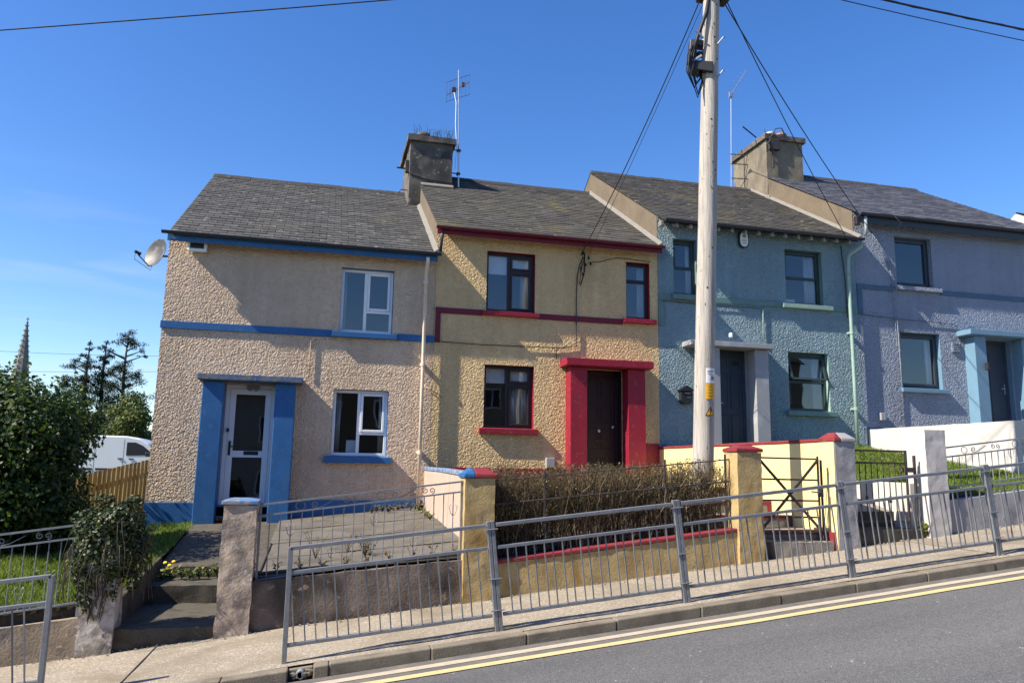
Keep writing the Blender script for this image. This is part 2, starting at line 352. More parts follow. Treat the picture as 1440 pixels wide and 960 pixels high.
def gravelly(name, ca, cb, cc, scale, dirt):
    """concrete with exposed stone: pebble by pebble colour"""
    m, t, b = nt(name)
    v = nd(t, 'ShaderNodeTexVoronoi', Scale=scale); t.links.new(pos(t), v.inputs['Vector'])
    sp = nd(t, 'ShaderNodeSeparateColor'); t.links.new(v.outputs['Color'], sp.inputs[0])
    out = mixc(t, sp.outputs[0], ca, cb)
    r = nd(t, 'ShaderNodeMapRange'); r.inputs['From Min'].default_value = .9; r.inputs['From Max'].default_value = .95; t.links.new(sp.outputs[1], r.inputs['Value'])
    out = mixc(t, r.outputs[0], out, cc)
    out = mixc(t, noise_fac(t, 1.5, .46, .74, 9., dist=.5), out, dirt)
    t.links.new(out, b.inputs['Base Color']); b.inputs['Roughness'].default_value = .95
    bp = nd(t, 'ShaderNodeBump', Strength=.6, Distance=.005); t.links.new(v.outputs['Distance'], bp.inputs['Height']); t.links.new(bp.outputs[0], b.inputs['Normal'])
    return m
M['pave'] = gravelly('pavement_concrete', (.20,.165,.12), (.33,.28,.21), (.45,.41,.35), 75, (.175,.14,.092))

def dash_bump(m, dist=.027, sc=40.):
    t = m.node_tree; b = t.nodes['Principled BSDF']
    old = b.inputs['Base Color'].links[0].from_socket
    mm = nd(t, 'ShaderNodeMix', data_type='RGBA', blend_type='MULTIPLY'); mm.inputs[0].default_value = 1
    st = mixc(t, noise_fac(t, 1.5, .35, .7, 6., stretch=(4.5,1,.32)), (1.03,1.03,1.03), (.92,.905,.885))
    t.links.new(old, mm.inputs[6]); t.links.new(st, mm.inputs[7]); t.links.new(mm.outputs[2], b.inputs['Base Color'])
    """small stones in the cast render"""
    t = m.node_tree; b = t.nodes['Principled BSDF']
    wn = nd(t, 'ShaderNodeTexNoise', Scale=16., Detail=2.); t.links.new(pos(t), wn.inputs['Vector'])
    vm = nd(t, 'ShaderNodeVectorMath', operation='MULTIPLY_ADD'); vm.inputs[1].default_value = (.05,.05,.05)
    t.links.new(wn.outputs['Color'], vm.inputs[0]); t.links.new(pos(t), vm.inputs[2])
    v = nd(t, 'ShaderNodeTexVoronoi', Scale=sc); v.feature = 'SMOOTH_F1'; v.inputs['Smoothness'].default_value = .25; t.links.new(vm.outputs[0], v.inputs['Vector'])
    n = nd(t, 'ShaderNodeTexNoise', Scale=50., Detail=4.); t.links.new(pos(t), n.inputs['Vector'])
    a = nd(t, 'ShaderNodeMath', operation='SUBTRACT'); t.links.new(n.outputs['Fac'], a.inputs[0]); t.links.new(v.outputs['Distance'], a.inputs[1])
    bp = nd(t, 'ShaderNodeBump', Strength=1., Distance=dist); t.links.new(a.outputs[0], bp.inputs['Height']); t.links.new(bp.outputs[0], b.inputs['Normal'])
for k, d_, s_ in (('wall_pink',.030,29.),('wall_ochre',.032,29.),('wall_teal',.043,29.),('wall_slate',.043,29.)): dash_bump(M[k], d_, s_)
M['red_board'] = paint('maroon_board', (.15,.010,.026), .55, .12, 4, 60, .15, dirt=(.09,.012,.02), dirt_sc=3, dlo=.55, dhi=.8)

M['peeled'] = paint('peeling_white', (.50,.45,.40), .95, .16, 4, 35, .9, dirt=(.23,.20,.165), dirt_sc=3.2, dlo=.47, dhi=.56, dirt2=(.60,.56,.52))
# ---------------------------------------------------------------- lie of the land (eye of the camera = origin; street climbs to the right)
SL = .109
def base(x):
    if x > 45: return -1.79 + SL*45 + .02*(x-45)
    if x < -40: return -1.79 - SL*40 + .02*(x+40)
    return -1.79 + SL*x
def terrain(x, y):
    b = base(x)
    if y < 9.4: return b - .3
    if y < 15: return b - .3 + (y-9.4)*.13
    if y < 36: return b + .43 + (y-15)*.07
    return b + 1.9 + min(y-36, 300)*.045 if x < 0 else b + 1.9 + min(y-36, 300)*.01
def grid(name, xs, ys, fz, mat, parent=None, amp=0., sc=2.):
    mb = MB(); nx = len(xs)
    vs = []
    for y in ys:
        for x in xs:
            z = fz(x, y)
            if amp: z += noise.noise((x*sc, y*sc, 3.1))*amp
            vs.append((x, y, z))
    mb.add(vs, [(j*nx+i, j*nx+i+1, (j+1)*nx+i+1, (j+1)*nx+i) for j in range(len(ys)-1) for i in range(nx-1)])
    return obj(name, mb, mat, parent, smooth=True)
def lin(a, b, n): return [a + (b-a)*i/n for i in range(n+1)]

gx = [-400,-250,-150,-100,-70,-55] + lin(-45, 50, 38) + [60,80,120,200,400]
gy = [-200,-100,-50,-20,-8,0,5,9.3,9.4] + lin(10, 36, 26)[1:] + [40,50,70,100,150,220,336,600]
struct(grid('ground', gx, gy, terrain, M['ground']))
RD = .10        # kerb upstand
struct(grid('road', lin(-60, 60, 240), lin(-2.6, 7.42, 20), lambda x, y: base(x)-RD + .0, M['asphalt']))
struct(grid('road_channel', lin(-60, 60, 240), [7.04, 7.26, 7.418], lambda x, y: base(x)-RD+.004, M['gutter_road']))
def linestrip(name, y0, y1, mat):
    xs = lin(-40, 40, 400); mb = MB(); vs = []
    for x in xs:
        j = noise.noise((x*1.3, y0, 0))*.012; k = noise.noise((x*9, y1, 2))*.006
        vs += [(x, y0+j+k, base(x)-RD+.008), (x, y1+j-k, base(x)-RD+.008)]
    mb.add(vs, [(2*i, 2*i+2, 2*i+3, 2*i+1) for i in range(len(xs)-1)])
    return struct(obj(name, mb, mat))
linestrip('yellow_line', 7.155, 7.265, M['line_pale'])
linestrip('yellow_line', 6.925, 7.035, M['line_yellow'])
struct(grid('pavement', lin(-60, 60, 480), lin(7.585, 9.36, 14), lambda x, y: base(x), M['pave'], amp=.007, sc=2.2))
struct(grid('far_pavement', lin(-60, 60, 120), lin(-4.6, -2.75, 4), lambda x, y: base(x), M['pave']))
# kerb: single stones with open joints
mb = MB(); x = -30.
while x < 40:
    L = .915; a, b = x+.002, x+L-.002; dz = random.uniform(-.006, .006); dy = random.uniform(-.006, .006)
    y0, y1 = 7.42+dy, 7.575
    if a < .0 < b-.15:      # broken stone with the outlet of a rain pipe
        mb.sbox(a, -.16, y0, y1, base(a)-.3, base(a)+.004, base(-.16)-.3, base(-.16)+.004)
        mb.sbox(.06, b, y0, y1, base(.06)-.3, base(.06)+.004, base(b)-.3, base(b)+.004)
        mb.sbox(-.16, .06, 7.52, y1, base(-.16)-.3, base(-.16)-.012, base(.06)-.3, base(.06)-.012)
    else:
        mb.sbox(a, b, y0, y1, base(a)-.3, base(a)+.004+dz, base(b)-.3, base(b)+.004+dz)
    x += L
struct(obj('kerb', mb, M['kerb'], bevel=.012))
# bays of the pavement: tooled joints
mb = MB()
for x in (-6.1, -1.62, 7.9):
    mb.hexa([(x+dx, y, base(x+dx)+h) for h in (-.004, .0105) for dx, y in ((0,7.6),(.008,7.6),(.048,9.34),(.04,9.34))])
struct(obj('pavement_joint', mb, M['kerb']))

pp = thing('drain_outlet', 'broken end of a dark rain pipe showing in the damaged kerb stone', 'drain outlet', (-.05, 7.5, base(0)-.06))
mb = MB(); mb.lathe((-.05, 7.43, base(-.05)-.052), [(.036,0),(.036,.1),(.026,.1),(.026,0)], 14, (0,1,0)); obj('pipe_mouth', mb, M['grey_pipe'], pp, smooth=False)
mb = MB()
for i in range(16):
    a = random.uniform(-.15, .05); s = random.uniform(.008, .022); q = Vector((a, random.uniform(7.43, 7.51), base(a)-.085+random.uniform(0,.05)))
    mb.box(q.x-s, q.x+s, q.y-s, q.y+s, q.z-s*.8, q.z+s*.8)
obj('rubble', mb, M['kerb'], pp, bevel=.004)

# debris along the foot of the walls
mb = MB()
for i in range(420):
    x = random.uniform(-6, 11); y = 9.36 - abs(random.gauss(0, .06)); s = random.uniform(.004, .013)
    if -.97 < x < 0.6: s *= 1.4
    z = base(x)+.004; mb.hexa([(x-s,y-s,z),(x+s,y-s*.6,z),(x+s*.8,y+s,z),(x-s,y+s,z),(x-s*.6,y-s*.5,z+s),(x+s*.5,y-s*.3,z+s*.9),(x+s*.4,y+s*.5,z+s*1.1),(x-s*.6,y+s*.4,z+s)])
o = stuff(obj('grit', mb, M['step_lt']), 'loose grit and crumbs along the foot of the garden walls', 'grit')

# ---------------------------------------------------------------- gardens
def lawnL(x, y): return -1.56 + (y-9.5)*.088 + .05*(x+2.5)
def apronZ(x, y): return -1.265 + .085*(x+.5) + .05*(y-9.5)
def lawnR(x, y): return -.30 + .14*(y-9.5) + .03*(x-9)
struct(grid('lawn', lin(-9, -2.05, 40), lin(9.46, 15.4, 36), lawnL, M['turf'], amp=.05, sc=1.5))
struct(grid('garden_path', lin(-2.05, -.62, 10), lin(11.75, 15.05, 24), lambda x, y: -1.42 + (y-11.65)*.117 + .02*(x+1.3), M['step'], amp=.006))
struct(grid('yard', lin(-.62, 1.98, 30), lin(9.42, 15.05, 40), apronZ, M['apron'], amp=.014, sc=1.6))
struct(grid('garden_soil', lin(2.1, 5.6, 16), lin(9.46, 15.05, 24), lambda x, y: -1.16 + (x-2.1)*.115 + max(0, y-9.8)*.115, M['soil'], amp=.04, sc=3))
struct(grid('lawn', lin(8.40, 11.9, 24), lin(9.5, 15.05, 30), lawnR, M['turf'], amp=.05, sc=1.7))
struct(grid('garden_path', lin(7.0, 8.28, 6), lin(9.9, 15.05, 16), lambda x, y: -.55 + (y-9.9)*.21, M['step_lt'], amp=.005))
struct(grid('terrace', lin(12.16, 24, 12), lin(9.5, 15.05, 8), lambda x, y: .55 + (y-9.5)*.02 + .03*(x-12), M['step_lt']))
mb = MB(); mb.sbox(-.63, 1.74, 9.535, 9.72, -1.9, -1.255, -1.9, -1.062); struct(obj('garden_soil', mb, M['soil']))
mb = MB(); mb.sbox(-9, -2.4, 9.475, 9.62, -3, lawnL(-9,9.5)+.01, -3, lawnL(-2.4,9.5)+.01); struct(obj('garden_soil', mb, M['soil']))
mb = MB(); mb.sbox(8.72, 11.95, 9.51, 9.66, -2, lawnR(8.72,9.5)+.01, -2, lawnR(11.95,9.5)+.01); struct(obj('garden_soil', mb, M['soil']))
# joints in the yard and path
mb = MB()
for y in (10.6, 11.9, 13.3): mb.hexa([(x, y+dy, apronZ(x, y)+h) for h in (-.02,.007) for x, dy in ((-.6,0),(1.95,0),(1.95,.012),(-.6,.012))])
struct(obj('yard_joint', mb, M['soil']))
# steps up to the first house
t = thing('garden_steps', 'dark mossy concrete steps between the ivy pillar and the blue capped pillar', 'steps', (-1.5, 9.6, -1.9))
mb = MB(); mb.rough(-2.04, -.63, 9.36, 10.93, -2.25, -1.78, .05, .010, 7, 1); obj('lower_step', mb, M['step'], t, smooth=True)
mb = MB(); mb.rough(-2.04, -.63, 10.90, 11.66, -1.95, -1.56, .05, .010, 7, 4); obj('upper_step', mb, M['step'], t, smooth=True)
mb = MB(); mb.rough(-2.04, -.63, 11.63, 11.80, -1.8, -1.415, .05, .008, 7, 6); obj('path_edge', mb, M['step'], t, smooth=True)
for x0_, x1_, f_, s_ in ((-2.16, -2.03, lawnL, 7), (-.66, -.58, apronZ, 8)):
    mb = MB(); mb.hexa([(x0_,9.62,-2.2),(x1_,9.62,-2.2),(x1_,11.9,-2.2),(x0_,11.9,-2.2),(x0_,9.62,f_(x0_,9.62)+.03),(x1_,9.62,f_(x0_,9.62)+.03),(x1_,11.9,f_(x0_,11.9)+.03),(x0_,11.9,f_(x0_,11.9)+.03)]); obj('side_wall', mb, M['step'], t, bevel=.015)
# gateway steps of the second and third house
t = thing('garden_steps', 'rough concrete gateway steps with red edges beside the yellow boundary wall', 'steps', (6.3, 9.6, -1.1))
mb = MB(); mb.rough(5.95, 6.83, 9.33, 9.68, -1.35, -.925, .04, .012, 9, 2); obj('rough_block', mb, M['step_lt'], t, smooth=True)
mb = MB(); mb.box(5.75, 6.895, 9.68, 10.36, -1.35, -.80); obj('gate_step', mb, M['step_lt'], t, bevel=.012)
for i, (y, z, xr) in enumerate(((10.36, -.64, 6.89), (10.9, -.46, 6.89), (11.45, -.28, 6.89))):
    mb = MB(); mb.box(5.6, xr, y, y+(.55 if i < 2 else 3.5), -1.3, z); s_ = obj('garden_step', mb, M['step_lt'], t, bevel=.01)
    mb = MB(); mb.box(5.595, xr+.004, y-.006, y+.09, z-.05, z+.004); mb.box(xr-.07, xr+.003, y-.007, y-.001, z-.17, z-.051); obj('red_edge', mb, M['red_old'], s_, bevel=.006)
mb = MB(); mb.hexa([(5.76,9.672,-.85),(6.893,9.672,-.85),(6.893,9.76,-.85),(5.76,9.76,-.85),(5.76,9.672,-.795),(6.893,9.672,-.795),(6.893,9.76,-.795),(5.76,9.76,-.795)])
mb.box(6.84, 6.9, 9.34, 9.66, -1.05, -.80); obj('red_edge', mb, M['red_old'], t, bevel=.006)
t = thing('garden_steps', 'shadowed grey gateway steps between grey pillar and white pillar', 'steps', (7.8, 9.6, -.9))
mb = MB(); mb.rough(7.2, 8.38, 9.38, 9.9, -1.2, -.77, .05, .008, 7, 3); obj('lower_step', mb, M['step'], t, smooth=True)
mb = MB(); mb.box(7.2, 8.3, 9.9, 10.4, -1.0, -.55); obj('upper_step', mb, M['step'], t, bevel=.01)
mb = MB(); mb.hexa([(8.29,9.55,-.9),(8.41,9.55,-.9),(8.41,11.6,-.8),(8.29,11.6,-.8),(8.29,9.55,-.13),(8.41,9.55,-.13),(8.41,11.6,-.12),(8.29,11.6,-.12)])
tag(obj('path_wall', mb, M['white_wall'], bevel=.012), 'low white painted wall holding up the lawn beside the gate path', 'garden wall')

# ---------------------------------------------------------------- boundary walls
def wall(name, label, mb, mat, bevel=0, smooth=False):
    t = thing(name, label, 'garden wall', (0,0,0)); v = np.array(mb.v); c = v.mean(0); t.location = (c[0], c[1], v[:,2].min())
    obj('masonry', mb, mat, t, smooth=smooth, bevel=bevel); return t
mb = MB(); mb.rough(-9, -2.37, 9.36, 9.52, -3.0, -1.66, .06, .012, 5, 8, top=lambda x: -1.655 + .105*(x+2.4))
t = wall('garden_wall', 'low cement garden wall with tan stains left of the ivy covered pillar', mb, M['old_wall_lt'], smooth=True)
mb = MB(); mb.rough(-.66, 1.78, 9.37, 9.53, -2.1, -1.2, .05, .012, 5, 9, top=lambda x: -1.305 + .085*(x+.58))
t = wall('garden_wall', 'dark stained cement garden wall between the pink pillar and the ochre pillar', mb, M['old_wall'], smooth=True)
mb = MB(); mb.rough(2.09, 5.42, 9.36, 9.52, -1.9, -1.1, .06, .010, 5, 10, top=lambda x: -1.165 + .112*(x-2.11))
t = wall('garden_wall', 'low ochre garden wall with a red coping below the bare twig hedge', mb, M['ochre_old'], smooth=True)
mb = MB(); mb.sbox(2.10, 5.42, 9.345, 9.535, -1.165, -1.115, -1.165+.112*3.32, -1.115+.112*3.32); obj('coping', mb, M['red_old'], t, bevel=.012)
mb = MB(); mb.rough(8.72, 13.5, 9.36, 9.54, -1.5, -.3, .07, .012, 5, 11, top=lambda x: -.375 + .118*(x-8.72))
t = wall('garden_wall', 'grey cement garden wall right of the white gate pillar', mb, M['grey_wall'], smooth=True)
# walls that run back to the houses
mb = MB(); mb.prismx([(9.55,-1.8),(14.99,-1.5),(14.99,-.09),(13,-.10),(9.55,-.16)], 1.98, 2.12)
t = wall('boundary_wall', 'pale pink boundary wall with chipped blue top behind the ochre pillar', mb, M['pink_wall'], bevel=.01)
mb = MB(); mb.prismx([(9.55,-.158),(13,-.098),(14.988,-.088),(14.988,-.02),(13,-.03),(9.55,-.09)], 1.965, 2.135); obj('coping', mb, M['blue_chip'], t, bevel=.015)
mb = MB(); mb.box(6.90, 7.06, 9.62, 14.99, -1.6, .42)
t = wall('boundary_wall', 'bright yellow boundary wall with red coping behind the crossed metal gate', mb, M['yellow_wall'], bevel=.01)
mb = MB(); mb.box(6.885, 7.075, 9.64, 14.988, .423, .47); obj('coping', mb, M['red_old'], t, bevel=.012)
mb = MB(); mb.rough(12.0, 12.16, 9.6, 14.985, -1.2, .97, .07, .008, 4, 13)
t = wall('boundary_wall', 'long white painted boundary wall below the lavender blue house', mb, M['white_wall'], smooth=True)

def pyr(mb, x0, x1, y0, y1, z, h, o=.02, inset=.09, lip=.045):
    mb.box(x0-o, x1+o, y0-o, y1+o, z, z+lip)
    a = [(x0-o,y0-o,z+lip),(x1+o,y0-o,z+lip),(x1+o,y1+o,z+lip),(x0-o,y1+o,z+lip),(x0+inset,y0+inset,z+h),(x1-inset,y0+inset,z+h),(x1-inset,y1-inset,z+h),(x0+inset,y1-inset,z+h)]
    mb.hexa(a)
def pillar(label, x0, x1, z0, z1, mat, seed, capm=None, cap2=None, y0=9.3, dep=.34, amp=.008, caph=.11, split=.5):
    t = thing('gate_pillar', label, 'gate pillar', ((x0+x1)/2, y0+dep/2, z0))
    mb = MB(); mb.rough(x0, x1, y0, y0+dep, z0-.15, z1, .03, amp, 6, seed); obj('shaft', mb, mat, t, smooth=True)
    if capm:
        mb = MB()
        if cap2:
            xm = x0 + (x1-x0)*split; o = .02; i = .09; l = .045; z = z1+.002
            def half(a, b, sa, sb):
                m = MB(); y1 = y0+dep
                m.box(a, b, y0-o, y1+o, z, z+l)
                m.hexa([(a,y0-o,z+l),(b,y0-o,z+l),(b,y1+o,z+l),(a,y1+o,z+l),(a+sa,y0+i,z+caph),(b-sb,y0+i,z+caph),(b-sb,y1-i,z+caph),(a+sa,y1-i,z+caph)])
                return m
            obj('cap', half(x0-o, xm-.001, i, 0), capm, t, bevel=.01); obj('cap', half(xm+.001, x1+o, 0, i), cap2, t, bevel=.01)
        else:
            pyr(mb, x0, x1, y0, y0+dep, z1+.002, caph); obj('cap', mb, capm, t, bevel=.01)
    return t
pillar('short crumbling cement pillar half buried under dark ivy', -2.36, -2.02, -2.06, -.75, M['peeled'], 21, amp=.014)
pillar('crumbling pink pillar with a flat blue painted cap beside the steps', -1.0, -.64, -1.9, -.47, M['pink_old'], 22, M['blue_chip'], amp=.013, caph=.07)
pillar('tall ochre pillar with a cap painted half blue and half red', 1.74, 2.11, -1.6, -.14, M['ochre_old'], 23, M['blue'], M['red_old'], split=.32, caph=.12)
pillar('ochre pillar with a red cap at the right end of the twig hedge', 5.40, 5.76, -1.22, .25, M['ochre_old'], 24, M['red_old'], caph=.09)
t = pillar('grey pillar with yellow side and red and grey pyramid cap', 6.90, 7.21, -1.06, .42, M['grey_wall'], 25, M['red_old'], M['grey_wall'], split=.30, caph=.13)
mb = MB(); mb.box(6.885, 6.8875, 9.31, 9.66, -1.1, .418); obj('yellow_face', mb, M['yellow_wall'], t)
pillar('tall flat topped white pillar right of the ornate gate', 8.38, 8.73, -.90, .63, M['white_wall'], 26, dep=.40)
o = D.objects['gate_pillar.005']

# ---------------------------------------------------------------- railings
def scroll(mb, c, r, turns=1.2, a0=0., sgn=1, w=.011, n=16):
    pts = []
    for i in range(n+1):
        f = i/n; a = a0 + sgn*f*turns*2*PI; q = r*(1-.75*f)
        pts.append((c[0] + q*math.cos(a), c[1], c[2] + q*math.sin(a)))
    mb.tube(pts, w*.5, 5)
def garden_fence(label, x0, x1, zt, sl, drop2, zb, y=9.44, step=.115, mat='galv', orn=True, foot=None):
    """welded bar fence standing on a wall: top rail, second rail, bars, bottom rail, scrolls"""
    t = thing('garden_fence', label, 'fence', ((x0+x1)/2, y, zb))
    f = lambda x, z: z + sl*(x-x0)
    mb = MB(); mb.bar((x0,y,f(x0,zt)), (x1,y,f(x1,zt)), .042, .02); obj('top_rail', mb, M[mat], t)
    mb = MB(); mb.bar((x0,y,f(x0,zt-drop2)), (x1,y,f(x1,zt-drop2)), .042, .018); obj('second_rail', mb, M[mat], t)
    mb = MB(); mb.bar((x0,y,f(x0,zb)), (x1,y,f(x1,zb)), .04, .018); obj('bottom_rail', mb, M[mat], t)
    for x in (x0+.012, x1-.012):
        mb = MB(); mb.bar((x,y,f(x,zb)-.16), (x,y,f(x,zt)), .026); obj('post', mb, M[mat], t)
    if foot:
        for x in foot:
            mb = MB(); mb.bar((x,y,f(x,zb)-.14), (x,y,f(x,zb)-.01), .03, .012); obj('foot', mb, M[mat], t)
    n = int((x1-x0)/step)
    for i in range(1, n):
        x = x0 + (x1-x0)*i/n
        mb = MB(); mb.tube([(x,y,f(x,zb)+.005), (x,y,f(x,zt-drop2)-.005)], .0065, 6); obj('bar', mb, M[mat], t)
    if orn:
        mb = MB(); x = x0 + .45; k = 0
        while x < x1 - .2:
            zc = f(x, zt - drop2/2)
            mb = MB()
            if k % 5 == 0: mb.tube([(x + .052*math.cos(a), y, zc + .048*math.sin(a)) for a in lin(0, 2*PI, 18)], .005, 5)
            elif k % 5 == 1:
                scroll(mb, (x-.02,y,zc-.01), .042, 1.3, -PI/2, -1); mb.tube([(x-.02,y,zc-.052),(x+.06,y,zc-.03),(x+.2,y,zc+.05)], .0055, 5)
            elif k % 5 == 3:
                scroll(mb, (x-.03,y,zc), .038, 1.3, PI/2, 1); scroll(mb, (x+.05,y,zc), .038, 1.3, -PI/2, 1)
            if mb.v: obj('scroll', mb, M[mat], t, smooth=True)
            x += .185; k += 1
        # small motifs on some bars
        for i in range(3, n, 4):
            mb = MB()
            x = x0 + (x1-x0)*i/n; zc = f(x, (zb+zt-drop2)/2) + (.14 if i % 8 == 3 else -.17)
            for s in (-1, 1): mb.tube([(x, y-.008, zc-.06), (x+s*.03, y-.008, zc-.03), (x+s*.05, y-.008, zc+.05), (x+s*.025, y-.008, zc+.075)], .004, 4)
            obj('bar_motif', mb, M[mat], t, smooth=True)
    return t
garden_fence('galvanised bar fence with scrolls on the lawn wall left of the ivy', -6.6, -2.40, -.685-.135*4.2+.0, .135, .135, -1.535-.115*4.2+.0-.05, y=9.44)
garden_fence('galvanised bar fence with scrolls in front of the concrete yard', -.62, 1.74, -.475, .124, .122, -1.305, y=9.44, foot=(.45, .95, 1.45))
garden_fence('dark bar fence with scrolls on the grey wall right of the white pillar', 8.74, 13.4, .37, .122, .135, -.20, y=9.45)

# iron rail along the hedge
t = thing('hedge_rail', 'thin rusty iron rail fence buried in the bare twig hedge', 'rail fence', (3.7, 9.5, -1.0))
for nm, z0 in (('top_rail', -.17), ('middle_rail', -.46), ('lower_rail', -.72)):
    mb = MB(); mb.tube([(2.12,9.5,z0), (3.7,9.5,z0+.155), (5.38,9.5,z0+.32)], .010 if nm == 'top_rail' else .013, 6); obj(nm, mb, M['iron'], t)
for x in (2.80, 4.45, 5.33):
    mb = MB(); mb.bar((x,9.5,-1.15+.112*(x-2.1)), (x,9.5,-.09+.095*(x-2.1)), .022); obj('post', mb, M['iron'], t)

# gates
t = thing('garden_gate', 'dark iron gate of four rails and two crossed braces beside the yellow wall', 'gate', (6.25, 9.42, -.8))
y = 9.42; gl, gr = 5.78, 6.70
for z in (.185, -.10, -.38, -.60, -.79):
    mb = MB(); mb.bar((gl,y,z), (gr,y,z-.006), .012, .024); obj('rail', mb, M['iron'], t)
for a, b in (((gl,y-.012,.175), (gr,y-.012,-.78)), ((gl,y-.014,-.78), (gr,y-.014,.175))):
    mb = MB(); mb.bar(a, b, .012, .036); obj('brace', mb, M['iron'], t)
for x in (gl, gr):
    mb = MB(); mb.bar((x,y,-.84), (x,y,.22), .022); obj('stile', mb, M['iron'], t)
mb = MB(); mb.tube([(gr-.13,y-.02,-.26),(gr-.05,y-.02,-.27),(gr+.01,y-.03,-.27)], .011, 6); mb.box(gr-.01, gr+.06, y-.02, y+.02, -.33, -.21); obj('latch', mb, M['iron'], t)
mb = MB(); mb.tube([(6.77,9.45,-1.0),(6.77,9.45,.17)], .017, 8)
tag(obj('gate_post', mb, M['iron']), 'rusty round iron post that the crossed gate latches on', 'gate post')
t = thing('garden_gate', 'ornate dark iron gate with scrolls between grey pillar and white pillar', 'gate', (7.75, 9.42, -.75))
gl, gr = 7.27, 8.14
for nm, z in (('top_rail', .315), ('second_rail', .145), ('bottom_rail', -.66)):
    mb = MB(); mb.bar((gl,y,z), (gr,y,z), .014, .026); obj(nm, mb, M['iron'], t)
for x in (gl, gr):
    mb = MB(); mb.bar((x,y,-.72), (x,y,.33), .026); obj('stile', mb, M['iron'], t)
for i in range(1, 9):
    x = gl + (gr-gl)*i/9; mb = MB(); mb.tube([(x,y,-.65), (x,y,.14)], .0075, 6)
    if i in (2, 6): mb.lathe((x,y,-.36), [(.007,-.05),(.022,-.03),(.012,0),(.022,.03),(.007,.05)], 8)
    obj('bar', mb, M['iron'], t)
mb = MB()
for i, x in enumerate((7.42, 7.58, 7.74, 7.90, 8.05)): scroll(mb, (x,y,.23), .06, 1.25, -PI/2 if i % 2 else PI/2, 1 if i % 2 else -1)
scroll(mb, (8.02,y,.05), .07, 1.2, PI/2, -1); obj('scroll_work', mb, M['iron'], t, smooth=True)
mb = MB(); mb.box(8.1, 8.26, y-.02, y+.02, .02, .09); mb.bar((8.28,y,-.72), (8.28,y,.26), .03); obj('hinge_post', mb, M['iron'], t)

# ---------------------------------------------------------------- pedestrian guard rails
def guard_rail(label, x0, n, first_post=True, last_post=True, y=7.72):
    ang = math.atan(SL); ux = Vector((math.cos(ang), 0, math.sin(ang))); uz = Vector((-math.sin(ang), 0, math.cos(ang))); L = 2.037
    O = Vector((x0, y, base(x0)))
    P = lambda s, h, dy=0: O + ux*s + uz*h + Vector((0, dy, 0))
    t = thing('guard_rail', label, 'guard rail', tuple(O))
    for i in range(n+1):
        s = i*L; mb = MB()
        if (i == 0 and first_post) or (i == n and last_post):
            q = P(s, 0); mb.bar((q.x,q.y,q.z-.2), (q.x,q.y,q.z+1.035), .045, .05, up=(0,1,0))
        else:
            for d in (-.021, .021): mb.bar(P(s+d,-.2), P(s+d,1.06), .037, .05, up=(0,1,0))
            for h in (.98, .5, .2): mb.bar(P(s-.07,h,-.03), P(s+.07,h,-.03), .012, .012, up=(0,1,0))
        obj('post', mb, M['galv'], t, bevel=.004)
    for i in range(n):
        a, b = i*L+.055, (i+1)*L-.055
        k0 = .108 if i == 0 else 0; k1 = .108 if i == n-1 else 0
        if i == 0: a = .0
        if i == n-1: b = n*L
        mb = MB(); mb.bar(P(a+k0*1.02,1.02), P(b+k1*1.02,1.02), .05, .035); fr = obj('panel', mb, M['galv'], t, bevel=.004)
        for nm, h in (('middle_rail', .80), ('bottom_rail', .155)):
            mb = MB(); mb.bar(P(a+k0*h,h), P(b+k1*h,h), .042, .032); obj(nm, mb, M['galv'], fr, bevel=.004)
        k = 19
        for j in range(1, k+1):
            s = a + (b-a)*j/(k+1); dy = -.016 if j % 2 else .016
            mb = MB(); mb.bar(P(s,.16,dy), P(s,.79,dy), .012, .012, up=(0,1,0)); obj('bar', mb, M['galv'], fr)
    return t
guard_rail('long galvanised steel guard rail climbing along the kerb in front of the houses', -.205, 5)
guard_rail('short end of galvanised steel guard rail at the lower left edge', -2.20-2.037*math.cos(math.atan(SL)), 1)
# ---------------------------------------------------------------- rough-cast relief (wet dash): one seamless tile of splats, sampled with an offset per house
def dash_tile(n=800, size=4.0, seed=3):
    g = np.random.default_rng(seed); H = np.zeros((n, n), 'f'); c = size/n
    N = int(size*size*1500)
    cx = g.random(N)*n; cz = g.random(N)*n; R = g.uniform(.011, .020, N)/c; A = g.uniform(.0015, .0042, N)
    th = g.random(N)*PI; el = g.uniform(.6, 1., N)
    for i in range(N):
        r = R[i]; k = int(r)+2; ix = int(cx[i]); iz = int(cz[i])
        xs = np.arange(ix-k, ix+k+1); zs = np.arange(iz-k, iz+k+1)
        dx = xs[None,:]-cx[i]; dz = zs[:,None]-cz[i]; co, si = math.cos(th[i]), math.sin(th[i])
        u = dx*co+dz*si; w = (-dx*si+dz*co)/el[i]
        q = 1-(u*u+w*w)/(r*r); h = A[i]*np.sqrt(np.clip(q, 0, 1))
        ii = np.ix_(zs % n, xs % n); H[ii] = np.maximum(H[ii], h) + .0
    for ax in (0, 1): H = .7*H + .15*(np.roll(H, 1, ax) + np.roll(H, -1, ax))
    return H
DASH = dash_tile()
def dash(x, z, ox, oz):
    n = DASH.shape[0]; c = 4.0/n
    u = (x+ox)/c; w = (z+oz)/c; i = np.floor(u).astype(int); j = np.floor(w).astype(int); a = u-i; b = w-j
    i0, i1, j0, j1 = i % n, (i+1) % n, j % n, (j+1) % n
    return DASH[j0,i0]*(1-a)*(1-b)+DASH[j0,i1]*a*(1-b)+DASH[j1,i0]*(1-a)*b+DASH[j1,i1]*a*b
def breaks(vals, step):
    vals = sorted(set(round(v, 4) for v in vals)); out = [vals[0]]
    for a, b in zip(vals, vals[1:]):
        n = max(1, round((b-a)/step)); out += [a+(b-a)*k/n for k in range(1, n+1)]
    return np.array(out)
FY = 15.0
